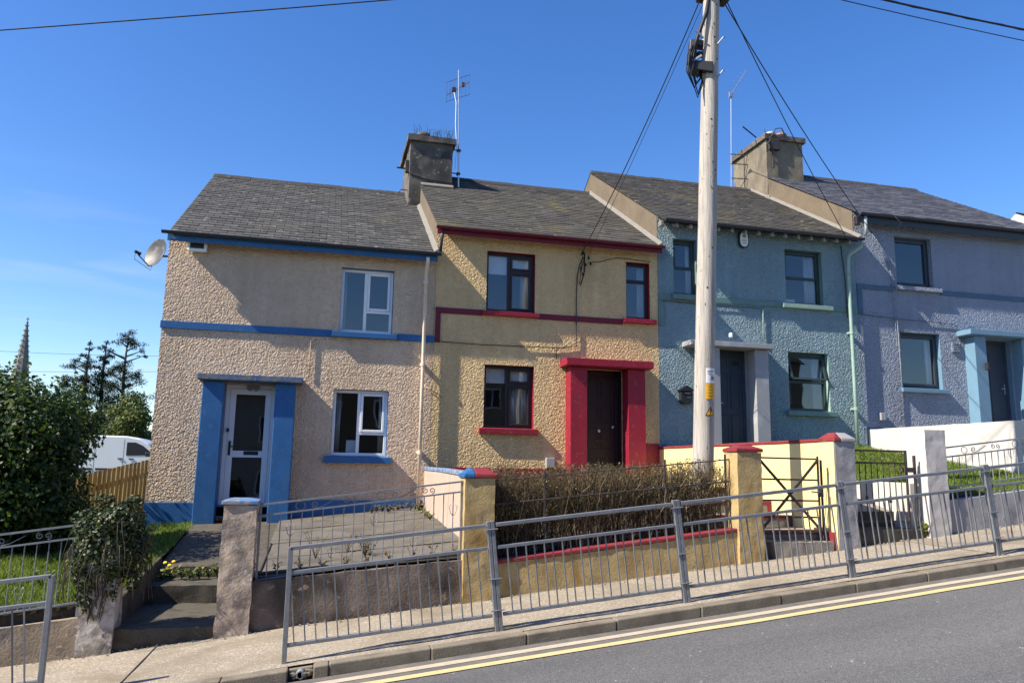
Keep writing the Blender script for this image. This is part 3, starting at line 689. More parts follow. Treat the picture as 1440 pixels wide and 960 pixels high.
def front_wall(x0, x1, z0, z1, holes, mat, parent, off, step=.0115, k=1.):
    xs = breaks([x0, x1]+[h[0] for h in holes]+[h[1] for h in holes], step)
    zs = breaks([z0, z1]+[h[2] for h in holes]+[h[3] for h in holes], step)
    X, Z = np.meshgrid(xs, zs); Hh = dash(X, Z, off, off*1.7)*k
    V = np.stack([X, FY-Hh, Z], -1).reshape(-1, 3); nx = len(xs)
    i, j = np.meshgrid(np.arange(nx-1), np.arange(len(zs)-1)); a = (j*nx+i).ravel()
    cx = ((xs[:-1]+xs[1:])/2)[i.ravel()]; cz = ((zs[:-1]+zs[1:])/2)[j.ravel()]
    keep = np.ones(len(a), bool)
    for h in holes: keep &= ~((cx > h[0]) & (cx < h[1]) & (cz > h[2]) & (cz < h[3]))
    a = a[keep]; F = np.stack([a, a+1, a+nx+1, a+nx], 1)
    used = np.unique(F); mp = np.full(len(V), -1); mp[used] = np.arange(len(used))
    return npobj('wall', V[used], mp[F], mat, parent, smooth=True)

RY, EY, RS = 19.3, 14.72, .61
def slates(parent, x0, x1, ez, mat, seed, e=.178, w=.28, sag=0.):
    g = random.Random(seed); c = math.hypot(1, RS); L = (RY-EY)*c; dy, dz = 1/c, RS/c; ny, nz = -RS/c, 1/c
    mb = MB()
    P = lambda x, s, h: (x, EY + s*dy + h*ny, ez + s*dz + h*nz)
    k = 0; s0 = -.03
    while s0 < L-.05:
        x = x0 - (w*.5 if k % 2 else 0)
        while x < x1:
            a, b = max(x, x0), min(x+w, x1)
            if b-a > .03:
                j = g.gauss(0, .004); h0 = .016 + g.uniform(-.003, .005); s1 = min(s0+e*1.3, L); t = min(1, max(0, g.gauss(.5, .2)))
                gp = .0035 + g.uniform(0, .003); q = g.gauss(0, .0025)
                mb.add([P(a+gp,s0+j-q,h0), P(b-gp,s0+j+q,h0), P(b-gp,s1,.003), P(a+gp,s1,.003), P(a+gp,s0+j-q,h0-.012), P(b-gp,s0+j+q,h0-.012)],
                       [(0,1,2,3),(4,5,1,0)], t)
                mb.add([P(a+gp,s0+j,h0-.012), P(a+gp,s0+j,h0), P(a+gp,s1,.003)], [(0,1,2)], t)
                mb.add([P(b-gp,s0+j,h0), P(b-gp,s0+j,h0-.012), P(b-gp,s1,.003)], [(0,1,2)], t)
            x += w
        s0 += e; k += 1
    # underlay, far slope
    mb.add([P(x0,0,0), P(x1,0,0), P(x1,L,0), P(x0,L,0), (x0,2*RY-EY,ez), (x1,2*RY-EY,ez)], [(0,1,2,3),(3,2,5,4)], .15)
    r = obj('roof', mb, mat, parent, tone=True)
    mb = MB(); x = x0; zt = ez+(RY-EY)*RS
    while x < x1-.05:
        b = min(x+.44, x1); j = g.gauss(0, .005)
        mb.hexa([(x+.004,RY-.15,zt-.07+j),(b-.004,RY-.15,zt-.07+j),(b-.004,RY+.15,zt-.07+j),(x+.004,RY+.15,zt-.07+j),(x+.004,RY-.025,zt+.055+j),(b-.004,RY-.025,zt+.055+j),(b-.004,RY+.025,zt+.055+j),(x+.004,RY+.025,zt+.055+j)])
        x += .44
    obj('ridge_cap', mb, M['ridge'], r, bevel=.01)
    return r

def frame_rects(x0, x1, z0, z1, style):
    """returns (frame bars, thicker sash bars)"""
    f = .055; W = x1-x0; Hh = z1-z0; fr = [(x0,x0+f,z0,z1),(x1-f,x1,z0,z1),(x0+f,x1-f,z0,z0+f),(x0+f,x1-f,z1-f,z1)]; sa = []
    if style == 'upvc':
        m = x0+W*.475; t = z0+Hh*.34
        fr += [(m-.03,m+.03,z0+f,z1-f),(m+.03,x1-f,t-.025,t+.025)]
        a, b, c, d = m+.03, x1-f, t+.025, z1-f; s = .05
        sa += [(a,a+s,c,d),(b-s,b,c,d),(a+s,b-s,c,c+s),(a+s,b-s,d-s,d)]
    elif style == 'brown':
        m = x0+W*.48; t = z0+Hh*.70
        fr += [(m-.03,m+.03,z0+f,z1-f),(m+.03,x1-f,t-.03,t+.03)]
        a, b, c, d = m+.03, x1-f, t+.03, z1-f; s = .045
        sa += [(a,a+s,c,d),(b-s,b,c,d),(a+s,b-s,c,c+s),(a+s,b-s,d-s,d)]
        c, d = z0+f, t-.03; sa += [(a,a+s,c,d),(b-s,b,c,d),(a+s,b-s,c,c+s),(a+s,b-s,d-s,d)]
    elif style == 'slot':
        t = z0+Hh*.68; fr += [(x0+f,x1-f,t-.035,t+.035)]
    elif style == 'sash':
        t = z0+Hh*.5; fr += [(x0+f,x1-f,t-.03,t+.03)]; s = .035
        sa += [(x0+f,x0+f+s,t+.03,z1-f),(x1-f-s,x1-f,t+.03,z1-f),(x0+f+s,x1-f-s,z1-f-s,z1-f)]
    elif style == 'dark':
        s = .06; a, b, c, d = x0+f, x1-f, z0+f, z1-f
        sa += [(a,a+s*.5,c,d),(b-s,b,c,d),(a+s*.5,b-s,c,c+s),(a+s*.5,b-s,d-s,d)]
    return fr, sa
def window(house, x0, x1, z0, z1, style, fm, rm, sill, sm, inner=(), depth=.115, open_sash=False):
    """reveal with its frame, pane, sill and what hangs inside"""
    mb = MB(); t = .05; ya, yb = FY+.003, FY+.24
    mb.box(x0-t,x0,ya,yb,z0-t,z1+t); mb.box(x1,x1+t,ya,yb,z0-t,z1+t); mb.box(x0,x1,ya,yb,z1,z1+t); mb.box(x0,x1,ya,yb,z0-t,z0)
    w = obj('window', mb, rm, house)
    e = .004; fr, sa = frame_rects(x0+e, x1-e, z0+e, z1-e, style); y = FY+depth
    mb = MB()
    for a, b, c, d in fr: mb.box(a, b, y, y+.06, c, d)
    f = obj('frame', mb, fm, w, bevel=.005)
    if sa:
        mb = MB()
        for a, b, c, d in sa: mb.box(a+.002, b-.002, y-.016, y+.05, c+.002, d-.002)
        if not open_sash: obj('sash', mb, fm, w, bevel=.006)
    mb = MB(); mb.box(x0+.03, x1-.03, y+.028, y+.034, z0+.03, z1-.03); obj('pane', mb, M['glass'], w)
    if open_sash:       # top-hung light standing open
        zt, zm = z1-.07, z0+(z1-z0)*.5+.035; mb = MB()
        def tilt(x, f, o=0): return (x, y+.0-.15*f+o, zt-(zt-zm)*f)
        for a, b, f0, f1 in ((x0+.06,x0+.11,0,1),(x1-.11,x1-.06,0,1),(x0+.11,x1-.11,0,.08),(x0+.11,x1-.11,.92,1)):
            mb.hexa([tilt(a,f1),tilt(b,f1),tilt(b,f1,.045),tilt(a,f1,.045),tilt(a,f0),tilt(b,f0),tilt(b,f0,.045),tilt(a,f0,.045)])
        q = obj('open_sash', mb, fm, w, bevel=.004)
    if sill:
        a, b, c, d = sill; mb = MB()
        mb.hexa([(a,FY-.095,c),(b,FY-.095,c),(b,FY+.02,c),(a,FY+.02,c),(a,FY-.095,d-.018),(b,FY-.095,d-.018),(b,FY+.02,d),(a,FY+.02,d)])
        mb.box(x0+.001, x1-.001, FY+.021, y, c+.02, d-.001 if d > z0 else z0+.002)
        obj('sill', mb, sm, w, bevel=.006)
    for kind, a, b, c, d in inner:
        mb = MB()
        if kind == 'blind': mb.box(a, b, y+.09, y+.095, c, d); obj('blind', mb, M['blind'], w)
        elif kind == 'curtain':
            n = 40; vs = []; 
            for i in range(n+1):
                q = a+(b-a)*i/n; yy = y+.15+.028*math.sin(i*1.55)+.01*math.sin(i*.7)
                vs += [(q, yy, c), (q+.01*math.sin(i), yy+.005, d)]
            mb.add(vs, [(2*i,2*i+2,2*i+3,2*i+1) for i in range(n)])
            o = obj('curtain', mb, M['cloth'], w, smooth=True); m = o.modifiers.new('thick', 'SOLIDIFY'); m.thickness = .004
        elif kind == 'item': mb.box(a, b, y+.10, y+.13, c, d); obj('sill_item', mb, M['blind'], w)
    return w

def shell(house, x0, x1, zb, ez, gable_mat, back_mat, right=True):
    """gable walls up to the roof, back wall, floors; open inside"""
    k = lambda y: ez-.03+RS*(y-EY)
    by = 2*RY-EY-.28
    def gab(xa, xb):
        return [(FY+.02,zb),(by,zb),(by,ez-.03+RS*.28-.0),(RY,k(RY)-.015),(FY+.02,k(FY+.02))]
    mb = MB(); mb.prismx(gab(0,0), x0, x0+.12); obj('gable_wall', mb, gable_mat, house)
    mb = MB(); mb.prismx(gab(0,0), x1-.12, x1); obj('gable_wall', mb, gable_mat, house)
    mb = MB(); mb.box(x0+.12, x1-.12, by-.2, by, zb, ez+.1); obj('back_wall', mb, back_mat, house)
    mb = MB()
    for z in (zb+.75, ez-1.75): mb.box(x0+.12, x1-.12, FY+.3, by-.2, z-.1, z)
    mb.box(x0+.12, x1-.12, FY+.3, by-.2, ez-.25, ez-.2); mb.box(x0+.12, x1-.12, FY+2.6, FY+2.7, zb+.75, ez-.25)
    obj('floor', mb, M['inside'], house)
def fascia(house, x0, x1, ez, h, mat, gut, gl=.06, gr=.03, rafters=False, gm=None):
    if not rafters:
        mb = MB(); mb.box(x0, x1, EY+.03, EY+.055, ez-h, ez-.005)
        obj('fascia', mb, mat, house, bevel=.004)
    else:
        mb = MB(); n = 14
        for i in range(n):
            x = x0+.34+(x1-x0-.6)*i/(n-1); r = MB()
            r.hexa([(x-.028,EY+.06,ez-.13),(x+.028,EY+.06,ez-.13),(x+.028,FY,ez-.05),(x-.028,FY,ez-.05),(x-.028,EY+.06,ez-.04),(x+.028,EY+.06,ez-.04),(x+.028,FY,ez+.10),(x-.028,FY,ez+.10)])
            obj('rafter_end', r, M['grey_paint'], house)
        mb.box(x0, x1, EY+.10, EY+.12, ez-.045, ez-.01); obj('tilt_board', mb, M['green_dk'], house)
    # half-round gutter
    n = 10; rr = .052; vs = []; fs = []; cz = ez-.004; cy = EY-.045
    for x in (x0-gl, x1+gr):
        for i in range(n+1):
            a = PI + PI*i/n; vs.append((x, cy+rr*math.cos(a), cz+rr*math.sin(a)))
        for i in range(n, -1, -1):
            a = PI + PI*i/n; vs.append((x, cy+(rr-.006)*math.cos(a), cz+(rr-.006)*math.sin(a)))
    m = 2*(n+1); fs = [(i,(i+1) % m,(i+1) % m+m,i+m) for i in range(m)]+[tuple(range(n+1))[::-1], tuple(range(m, m+n+1))]
    mb = MB(); mb.add(vs, fs); g = obj('gutter', mb, gut, house)
    mb = MB(); x = x0+.4
    while x < x1: mb.tube([(x, cy+(rr+.006)*math.cos(a), cz+(rr+.006)*math.sin(a)) for a in lin(PI, 2*PI, 8)], .007, 5); x += .9
    obj('bracket', mb, gut, g)
def board(house, name, x0, x1, z0, z1, mat, p=.022):
    mb = MB(); mb.box(x0, x1, FY-p, FY+.01, z0, z1); return obj(name, mb, mat, house, bevel=.004)
def pipe(house, pts, r, mat, brackets=()):
    mb = MB(); mb.tube(pts, r, 12); p = obj('downpipe', mb, mat, house, smooth=True)
    for z, x in brackets:
        mb = MB(); mb.lathe((x, pts[-1][1], z-.035), [(r+.012,0),(r+.012,.07)], 14); mb.box(x-.055, x+.055, pts[-1][1]+.02, FY-.001, z-.02, z+.02); obj('bracket', mb, mat, p)
    return p
def wire(house, pts, r=.006, mat=None, name='cable'):
    mb = MB(); mb.tube(pts, r, 5); return obj(name, mb, mat or M['cable'], house, smooth=True)
def fillet(house, x0, x1, ez_low, ya=EY+.02, yb=RY):
    """mortar fillet where the lower roof meets the upper house"""
    k = lambda y: ez_low+RS*(y-EY); mb = MB(); n = 60; vs = []
    for i in range(n+1):
        y = ya+(yb-ya)*i/n; j = noise.noise((y*4, x0, 0))*.018; q = noise.noise((y*9, x0, 5))*.012
        vs += [(x0-.085+j, y, k(y)+.022), (x1, y, k(y)+.035), (x1, y, k(y)+.095+q)]
    fs = []
    for i in range(n): fs += [(3*i,3*i+3,3*i+5,3*i+2),(3*i+1,3*i+2,3*i+5,3*i+4),(3*i,3*i+1,3*i+4,3*i+3)]
    fs += [(0,2,1),(3*n,3*n+1,3*n+2)]; mb.add(vs, fs); return obj('mortar_fillet', mb, M['fillet'], house)
def surround(house, lx0, lx1, rx0, rx1, zb, zt, cx0, cx1, cz0, cz1, mat, cm, proj=.30, cproj=.42):
    t = MB(); t.box(cx0, cx1, FY-cproj, FY+.01, cz0+.012, cz1); t.box(cx0+.02, cx1-.02, FY-cproj+.02, FY+.01, cz0, cz0+.012)
    c = obj('canopy', t, cm, house, bevel=.02)
    for a, b in ((lx0, lx1), (rx0, rx1)):
        mb = MB(); mb.box(a, b, FY-proj, FY+.01, zb, zt); obj('pilaster', mb, mat, house, bevel=.012)
    return c
def door(house, x0, x1, z0, z1, y, mat, panels, rm, glazed=False, lining=True):
    """leaf in a lining, raised panels or panes, furniture"""
    if lining:
        mb = MB(); mb.box(x0-.05,x0,FY+.003,y+.08,z0-.05,z1+.05); mb.box(x1,x1+.05,FY+.003,y+.08,z0-.05,z1+.05); mb.box(x0,x1,FY+.003,y+.08,z1,z1+.05); mb.box(x0,x1,FY-.2,y+.1,z0-.2,z0)
        obj('door_reveal', mb, rm, house)
    f = .07; mb = MB(); mb.box(x0,x0+f,y,y+.07,z0,z1); mb.box(x1-f,x1,y,y+.07,z0,z1); mb.box(x0+f,x1-f,y,y+.07,z1-f,z1)
    fr = obj('door_frame', mb, mat, house, bevel=.006)
    a, b, c, d = x0+f+.004, x1-f-.004, z0+.03, z1-f-.004
    mb = MB(); W, Hh = b-a, d-c
    if glazed:
        s = .105; ms = c+Hh*.42
        for r in ((a,a+s,c,d),(b-s,b,c,d),(a+s,b-s,c,c+s),(a+s,b-s,d-s,d),(a+s,b-s,ms-.05,ms+.07)): mb.box(r[0],r[1],y+.008,y+.058,r[2],r[3])
        dr = obj('door', mb, mat, house, bevel=.006)
        for p0, p1 in ((c+s, ms-.05), (ms+.07, d-s)):
            m = MB(); m.box(a+s-.01,b-s+.01,y+.03,y+.036,p0-.01,p1+.01); obj('door_pane', m, M['glass_dk'], dr)
    else:
        mb.box(a,b,y+.012,y+.055,c,d); dr = obj('door', mb, mat, house, bevel=.004)
        m = MB()
        for u0, u1, v0, v1 in panels:
            p = [a+W*u0, a+W*u1, c+Hh*v0, c+Hh*v1]; i = .03
            m.box(p[0],p[1],y+.004,y+.011,p[2],p[2]+.014); m.box(p[0],p[1],y+.004,y+.011,p[3]-.014,p[3]); m.box(p[0],p[0]+.014,y+.004,y+.011,p[2]+.014,p[3]-.014); m.box(p[1]-.014,p[1],y+.004,y+.011,p[2]+.014,p[3]-.014)
            m.box(p[0]+i,p[1]-i,y+.003,y+.0115,p[2]+i,p[3]-i)
        obj('door_panel', m, mat, dr, bevel=.003)
    return dr, (a, b, c, d)
P6 = [(.1,.46,.05,.36),(.54,.9,.05,.36),(.1,.46,.42,.78),(.54,.9,.42,.78),(.1,.46,.83,.95),(.54,.9,.83,.95)]
P8 = [(.1,.46,.04,.22),(.54,.9,.04,.22),(.1,.46,.30,.50),(.54,.9,.30,.50),(.1,.46,.54,.72),(.54,.9,.54,.72),(.1,.46,.77,.96),(.54,.9,.77,.96)]
EZ = (4.16, 4.72, 5.34, 5.96)

# ================================================================ house 1: pink, blue trim
x0, x1 = -2.92, 2.085
h = thing('terraced_house', 'pinkish beige roughcast house with blue trim and white framed windows', 'house', (-.4, 15, -1.1), 'roughcast terraced houses')
wu = (.25,1.265,2.53,3.80); wd = (.21,1.255,.16,1.415); dr_ = (-1.72,-.84,-.76,1.43)
front_wall(x0, x1, -1.6, 4.22, [wu, wd, dr_], M['wall_pink'], h, .0)
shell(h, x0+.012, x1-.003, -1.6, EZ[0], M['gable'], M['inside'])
r = slates(h, x0+.04, x1-.005, EZ[0], M['slate_a'], 1)
fascia(h, x0+.01, x1+.0, EZ[0], .158, M['blue'], M['dark_gutter'], gl=.09, gr=.06)
board(h, 'string_course', x0-.02, .115, 2.41, 2.545, M['blue'], .03); board(h, 'string_course', 1.365, x1+.01, 2.41, 2.545, M['blue'], .03)
board(h, 'plinth', x0-.015, -2.09, -1.5, -.72, M['blue'], .035); board(h, 'plinth', -.475, x1-.1, -1.4, -.66, M['blue'], .035)
window(h, *wu, 'upvc', M['white'], M['blue'], (.12,1.36,2.415,2.531), M['blue'], [('curtain',.26,.36,2.55,3.75)], depth=.10)
window(h, *wd, 'upvc', M['white'], M['blue'], (.09,1.345,.025,.158), M['blue'], [('curtain',.26,.36,.2,1.38),('curtain',1.1,1.25,.2,1.4),('item',.5,.68,.2,.46)], depth=.09)
surround(h, -2.09,-1.725,-.835,-.475, -1.35, 1.45, -2.18,-.36,1.452,1.565, M['blue'], M['blue_old'])
dr, q = door(h, *dr_, FY+.07, M['white'], None, M['blue'], glazed=True)
mb = MB(); mb.box(q[0]+.3,q[0]+.56,FY+0.072,FY+0.082,q[2]+.87,q[2]+.94); obj('letter_plate', mb, M['black'], dr, bevel=.003)
mb = MB(); mb.box(q[0]+.03,q[0]+.07,FY+0.066,FY+0.078,q[2]+.86,q[2]+1.12); mb.bar((q[0]+.05,FY+.05,q[2]+1.02),(q[0]+.17,FY+.05,q[2]+1.02),.02); mb.bar((q[0]+.05,FY+.05,q[2]+1.02),(q[0]+.05,FY+.07,q[2]+1.02),.018); obj('handle', mb, M['black'], dr)
mb = MB(); mb.box(-1.66,-1.62,FY+.01,FY+.05,.55,.62); obj('bell_push', mb, M['black'], h, bevel=.004)
mb = MB(); mb.box(-1.36,-1.13,FY+.005,FY+.05,1.345,1.425); mb.lathe((-1.30,FY-.01,1.31),[(.001,0),(.03,.01),(.03,.05)],10); mb.lathe((-1.19,FY-.01,1.31),[(.001,0),(.03,.01),(.03,.05)],10); obj('porch_lamp', mb, M['grey_pipe'], h, bevel=.004)
mb = MB(); mb.box(-1.72,-.84,FY-.2,FY+.05,-.95,-.77); obj('threshold', mb, M['step'], h, bevel=.01)
X = 1.885; pipe(h, [(X,EY-.03,4.06),(X,EY+.0,3.93),(X,FY-.10,3.78),(X,FY-.10,1.9),(X,FY-.10,-.84)], .036, M['cream_pipe'], ((.25,X),(1.95,X),(3.6,X)))
wire(h, [(.2,FY-.03,2.38),(-.20,FY-.03,2.37),(-.26,FY-.03,2.30),(-.26,FY-.03,1.60)], .011, M['wall_pink'], 'conduit')
wire(h, [(1.93,FY-.03,1.55),(2.3,FY-.03,1.33)], .008, M['wall_pink'], 'conduit')
mb = MB(); mb.box(-2.57,-2.24,FY-.12,FY-.01,3.87,4.04); b_ = obj('lamp_box', mb, M['white'], None, bevel=.015)
tag(b_, 'small white security light with dark panel under the blue eaves', 'security light')
mb = MB(); mb.box(-2.53,-2.29,FY-.128,FY-.118,3.92,4.02); obj('panel', mb, M['black'], b_, bevel=.004)

# ================================================================ house 2: ochre, red trim
x0, x1 = 2.09, 6.92
h = thing('terraced_house', 'ochre yellow roughcast house with crimson door surround and dark windows', 'house', (4.5, 15, -.6), 'roughcast terraced houses')
wu = (3.14,4.165,3.135,4.385); wd = (3.135,4.165,.765,2.03); ws = (6.19,6.73,3.165,4.40); dr_ = (5.22,6.07,-.30,2.02)
front_wall(x0, x1, -1.3, 4.78, [wu, wd, ws, dr_], M['wall_ochre'], h, 1.37)
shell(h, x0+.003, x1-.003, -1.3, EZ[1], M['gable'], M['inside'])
slates(h, x0-.03, x1-.005, EZ[1], M['slate_b'], 2); fillet(h, x0, x0+.003, EZ[0])
fascia(h, x0-.03, x1+.0, EZ[1], .138, M['red_board'], M['red_dark'], gl=.03, gr=.03)
board(h, 'string_course', 2.11, 3.055, 3.015, 3.135, M['red_board']); board(h, 'string_course', 4.255, 6.095, 3.015, 3.135, M['red_board']); board(h, 'string_course', 2.11, 2.215, 2.42, 3.012, M['red_board'])
board(h, 'plinth', x0+.02, 4.84, -1.2, -.02, M['red']); board(h, 'plinth', 6.475, x1-.02, -1.2, .53, M['red'])
window(h, *wu, 'brown', M['brown'], M['red'], (3.06,4.25,3.03,3.137), M['red'], [('blind',3.2,3.6,3.95,4.34),('blind',3.68,4.12,4.1,4.34),('curtain',3.92,4.12,3.2,4.1)])
window(h, *wd, 'brown', M['brown'], M['red'], (3.04,4.25,.645,.767), M['red'], [('blind',3.2,3.6,1.68,2.0),('blind',3.68,4.12,1.74,2.0),('curtain',3.66,3.92,.8,1.7),('curtain',3.98,4.13,.8,1.7)])
window(h, *ws, 'slot', M['brown'], M['red'], (6.10,6.85,3.055,3.167), M['red'], [('curtain',6.55,6.68,3.2,4.35)])
surround(h, 4.845,5.205,6.085,6.47, -1.0, 2.03, 4.72,6.60,2.035,2.19, M['red'], M['red'], .32, .46)
dr, q = door(h, *dr_, FY+.20, M['maroon_door'], P8, M['brown'])
y = FY+.20
mb = MB(); mb.box(q[0]+.24,q[0]+.50,y-.004,y+.004,q[2]+.80,q[2]+.86); obj('letter_plate', mb, M['brown'], dr, bevel=.003)
mb = MB(); mb.lathe((q[1]-.06,y+.01,q[2]+1.13),[(.012,0),(.012,-.03),(.03,-.035),(.03,-.055),(.001,-.06)],12,(0,1,0)); obj('handle', mb, M['steel'], dr)
mb = MB(); mb.lathe(((q[0]+q[1])/2,y+.008,q[2]+1.05),[(.035,0),(.035,-.012),(.02,-.02),(.001,-.022)],12,(0,1,0)); obj('knocker', mb, M['steel'], dr)
mb = MB(); mb.box(4.42,4.60,FY-.10,FY-.005,.0,.20); tag(obj('meter_box', mb, M['grey_paint'], None, bevel=.01), 'small pale grey meter box low on the ochre wall by the red door', 'meter box')
pipe(h, [(2.16,EY-.03,4.62),(2.15,EY-.02,4.5),(2.13,EY-.0,4.2)], .03, M['dark_gutter'])
# wires on the wall
wire(h, [(5.20,FY-.05,4.40),(5.13,FY-.04,4.25),(5.08,FY-.03,4.0),(5.06,FY-.03,3.6),(5.06,FY-.03,2.50),(4.85,FY-.03,2.46),(4.66,FY-.03,2.44),(4.62,FY-.03,2.40),(4.64,FY-.03,2.20)], .012, M['iron'])
wire(h, [(4.66,FY-.03,2.44),(3.9,FY-.03,2.43),(3.0,FY-.03,2.42),(2.10,FY-.03,2.44)], .009, M['iron'])
wire(h, [(5.32,FY-.04,4.30),(5.6,FY-.03,4.35),(5.95,FY-.03,4.46),(6.2,FY-.03,4.46),(6.75,FY-.03,4.43)], .008, M['iron'])
mb = MB()
for i in range(5):
    a = random.uniform(-.12, .14); b = random.uniform(-.3, .05); mb.tube([(5.15,FY-.05,4.45),(5.2+a*.6,FY-.12,4.52+b*.2),(5.2+a,FY-.1,4.30+b),(5.14+a*.4,FY-.05,4.05+b)], .007, 5)
for x, z in ((5.18,4.52),(5.32,4.42),(5.36,4.30),(5.25,4.27),(5.15,4.18),(5.19,4.06)): mb.lathe((x,FY-.07,z-.04),[(.006,-.03),(.02,-.02),(.024,.02),(.012,.045)],8)
obj('insulator_cluster', mb, M['cable'], h, smooth=True)

# ================================================================ house 3: teal blue, grey green trim
x0, x1 = 6.925, 11.92
h = thing('terraced_house', 'teal blue roughcast house with white door pillars behind the timber pole', 'house', (9.4, 15, 0), 'roughcast terraced houses')
ws = (7.30,7.86,3.775,5.02); wu = (10.06,11.02,3.75,5.02); wd = (10.04,11.07,1.345,2.65); dr_ = (8.22,9.02,.42,2.64)
front_wall(x0, x1, -.8, 5.50, [ws, wu, wd, dr_], M['wall_teal'], h, 2.2, k=1.1)
shell(h, x0+.003, x1-.003, -.8, EZ[2], M['gable'], M['inside'])
slates(h, x0-.0, x1-.005, EZ[2], M['slate_c'], 3, e=.17, w=.25); fillet(h, x0, x0+.003, EZ[1])
fascia(h, x0+.04, x1-.02, EZ[2], .1, M['green'], M['dark_gutter'], gl=.0, gr=.03, rafters=True)
mb = MB(); mb.box(6.90,6.99,EY+.03,EY+.16,5.20,5.33); obj('eaves_corbel', mb, M['fillet'], h, bevel=.02)
board(h, 'string_course', x0+.01, 7.235, 3.635, 3.765, M['green']); board(h, 'string_course', 7.98, 9.925, 3.635, 3.765, M['green']); board(h, 'string_course', 11.215, x1-.01, 3.635, 3.765, M['green']); board(h, 'string_course', x0+.01, 7.06, 3.05, 3.632, M['green'])
window(h, *ws, 'sash', M['green_dk'], M['green'], (7.24,7.97,3.65,3.777), M['green'], [('curtain',7.72,7.83,3.8,5.0)])
window(h, *wu, 'sash', M['green_dk'], M['green'], (9.93,11.21,3.64,3.752), M['green_lt'], [('curtain',10.72,10.98,3.8,5.0),('item',10.2,10.42,3.82,3.9)])
window(h, *wd, 'sash', M['green_dk'], M['green_lt'], (9.95,11.19,1.225,1.347), M['green'], [('curtain',10.82,11.03,1.4,2.62)], open_sash=True)
surround(h, 7.85,8.20,9.04,9.36, .2, 2.595, 7.47,9.44,2.60,2.715, M['grey_paint'], M['grey_paint'], .30, .42)
dr, q = door(h, *dr_, FY+.10, M['navy_door'], P6, M['grey_paint'])
y = FY+.10
mb = MB(); mb.bar((q[0]+.05,y-.02,q[2]+1.0),(q[0]+.16,y-.02,q[2]+1.0),.018); mb.box(q[0]+.03,q[0]+.065,y-.002,y+.012,q[2]+.9,q[2]+1.12); obj('handle', mb, M['steel'], dr)
mb = MB(); mb.box(q[0]+.42,q[0]+.58,y-.003,y+.012,q[2]+1.83,q[2]+1.93); obj('fanlight_pane', mb, M['black'], dr)
X = 11.64
pipe(h, [(11.93,EY+.0,5.26),(11.90,EY+.03,5.15),(11.70,FY-.11,4.99),(X+.02,FY-.11,4.90),(X,FY-.11,4.6),(X,FY-.11,2),(X,FY-.11,.55)], .04, M['green_lt'], ((1.42,X),(3.15,X)))
wire(h, [(X-.12,FY-.05,5.2),(X-.10,FY-.05,4.95),(X-.06,FY-.06,4.4),(X-.05,FY-.06,3.5)], .012)
wire(h, [(9.9,FY-.03,3.60),(9.50,FY-.03,3.60),(9.44,FY-.03,3.53),(9.42,FY-.03,2.78)], .012, M['green_lt'], 'conduit')
wire(h, [(7.0,FY-.03,3.60),(8.3,FY-.03,3.58),(9.4,FY-.03,3.585)], .008, M['green_dk'])
mb = MB(); mb.lathe((8.62,FY-.03,2.93),[(.035,-.05),(.05,-.03),(.05,.04),(.03,.055)],12); mb.box(8.6,8.64,FY-.03,FY,2.9,2.95); tag(obj('porch_light', mb, M['white']), 'little white lamp on the teal wall above the door canopy', 'wall lamp')
# alarm box with its printed face
t = thing('alarm_box', 'oval white burglar alarm box with black rim on the teal wall', 'alarm box', (9.0, FY-.05, 5.13))
oval = lambda rx, rz, n=28: [(9.0+rx*math.copysign(abs(math.cos(a))**.75, math.cos(a)), 5.13+rz*math.copysign(abs(math.sin(a))**.75, math.sin(a))) for a in [2*PI*i/n for i in range(n)]]
mb = MB(); mb.prism(oval(.125,.195), FY-.07, FY-.003); obj('case', mb, M['black'], t, bevel=.01)
mb = MB(); mb.prism(oval(.098,.17), FY-.085, FY-.071); f = obj('face', mb, M['sign_white'], t, bevel=.005)
mb = MB(); mb.lathe((9.0,FY-.0865,5.20),[(.045,.001),(.045,-.003)],18,(0,1,0))
for i, (a, z) in enumerate(((.055,5.115),(.06,5.085),(.045,5.055),(.05,5.025))): mb.box(9.0-a,9.0+a,FY-.0885,FY-.0855,z-.006,z+.006)
obj('printing', mb, M['grey_pipe'], f)
t = thing('letter_box', 'black house shaped letter box on the teal wall left of the pole', 'letter box', (7.50, FY-.06, 1.45))
mb = MB(); mb.prism([(7.37,1.42),(7.42,1.38),(7.58,1.38),(7.63,1.42),(7.63,1.66),(7.37,1.66)], FY-.12, FY-.005); obj('body', mb, M['black'], t, bevel=.006)
mb = MB(); mb.prism([(7.33,1.655),(7.67,1.655),(7.67,1.68),(7.50,1.775),(7.33,1.68)], FY-.15, FY-.004); obj('lid', mb, M['black'], t, bevel=.006)
mb = MB(); mb.box(7.46,7.58,FY-.1235,FY-.1195,1.60,1.613); mb.box(7.50,7.60,FY-.1235,FY-.1195,1.515,1.528); obj('plate', mb, M['steel'], t)

# ================================================================ house 4: lavender blue
x0, x1 = 11.925, 17.6
h = thing('terraced_house', 'lavender blue roughcast house with steel blue door surround at right edge', 'house', (14.7, 15, .6), 'roughcast terraced houses')
wu = (13.04,14.07,4.385,5.60); wd = (13.03,14.13,1.965,3.275); dr_ = (15.25,16.15,1.0,3.22)
front_wall(x0, x1, -.3, 6.12, [wu, wd, dr_], M['wall_slate'], h, 3.1, k=1.1)
shell(h, x0+.003, x1-.003, -.3, EZ[3], M['gable'], M['inside'])
slates(h, x0-.03, x1+.1, EZ[3], M['slate_d'], 4, e=.2, w=.30); fillet(h, x0, x0+.003, EZ[2])
fascia(h, x0-.02, x1+.1, EZ[3], .21, M['anthracite'], M['dark_gutter'], gl=.03, gr=.03)
mb = MB(); mb.box(11.82,11.922,EY+.02,EY+.12,5.68,5.90); obj('eaves_corbel', mb, M['brown'], h, bevel=.02)
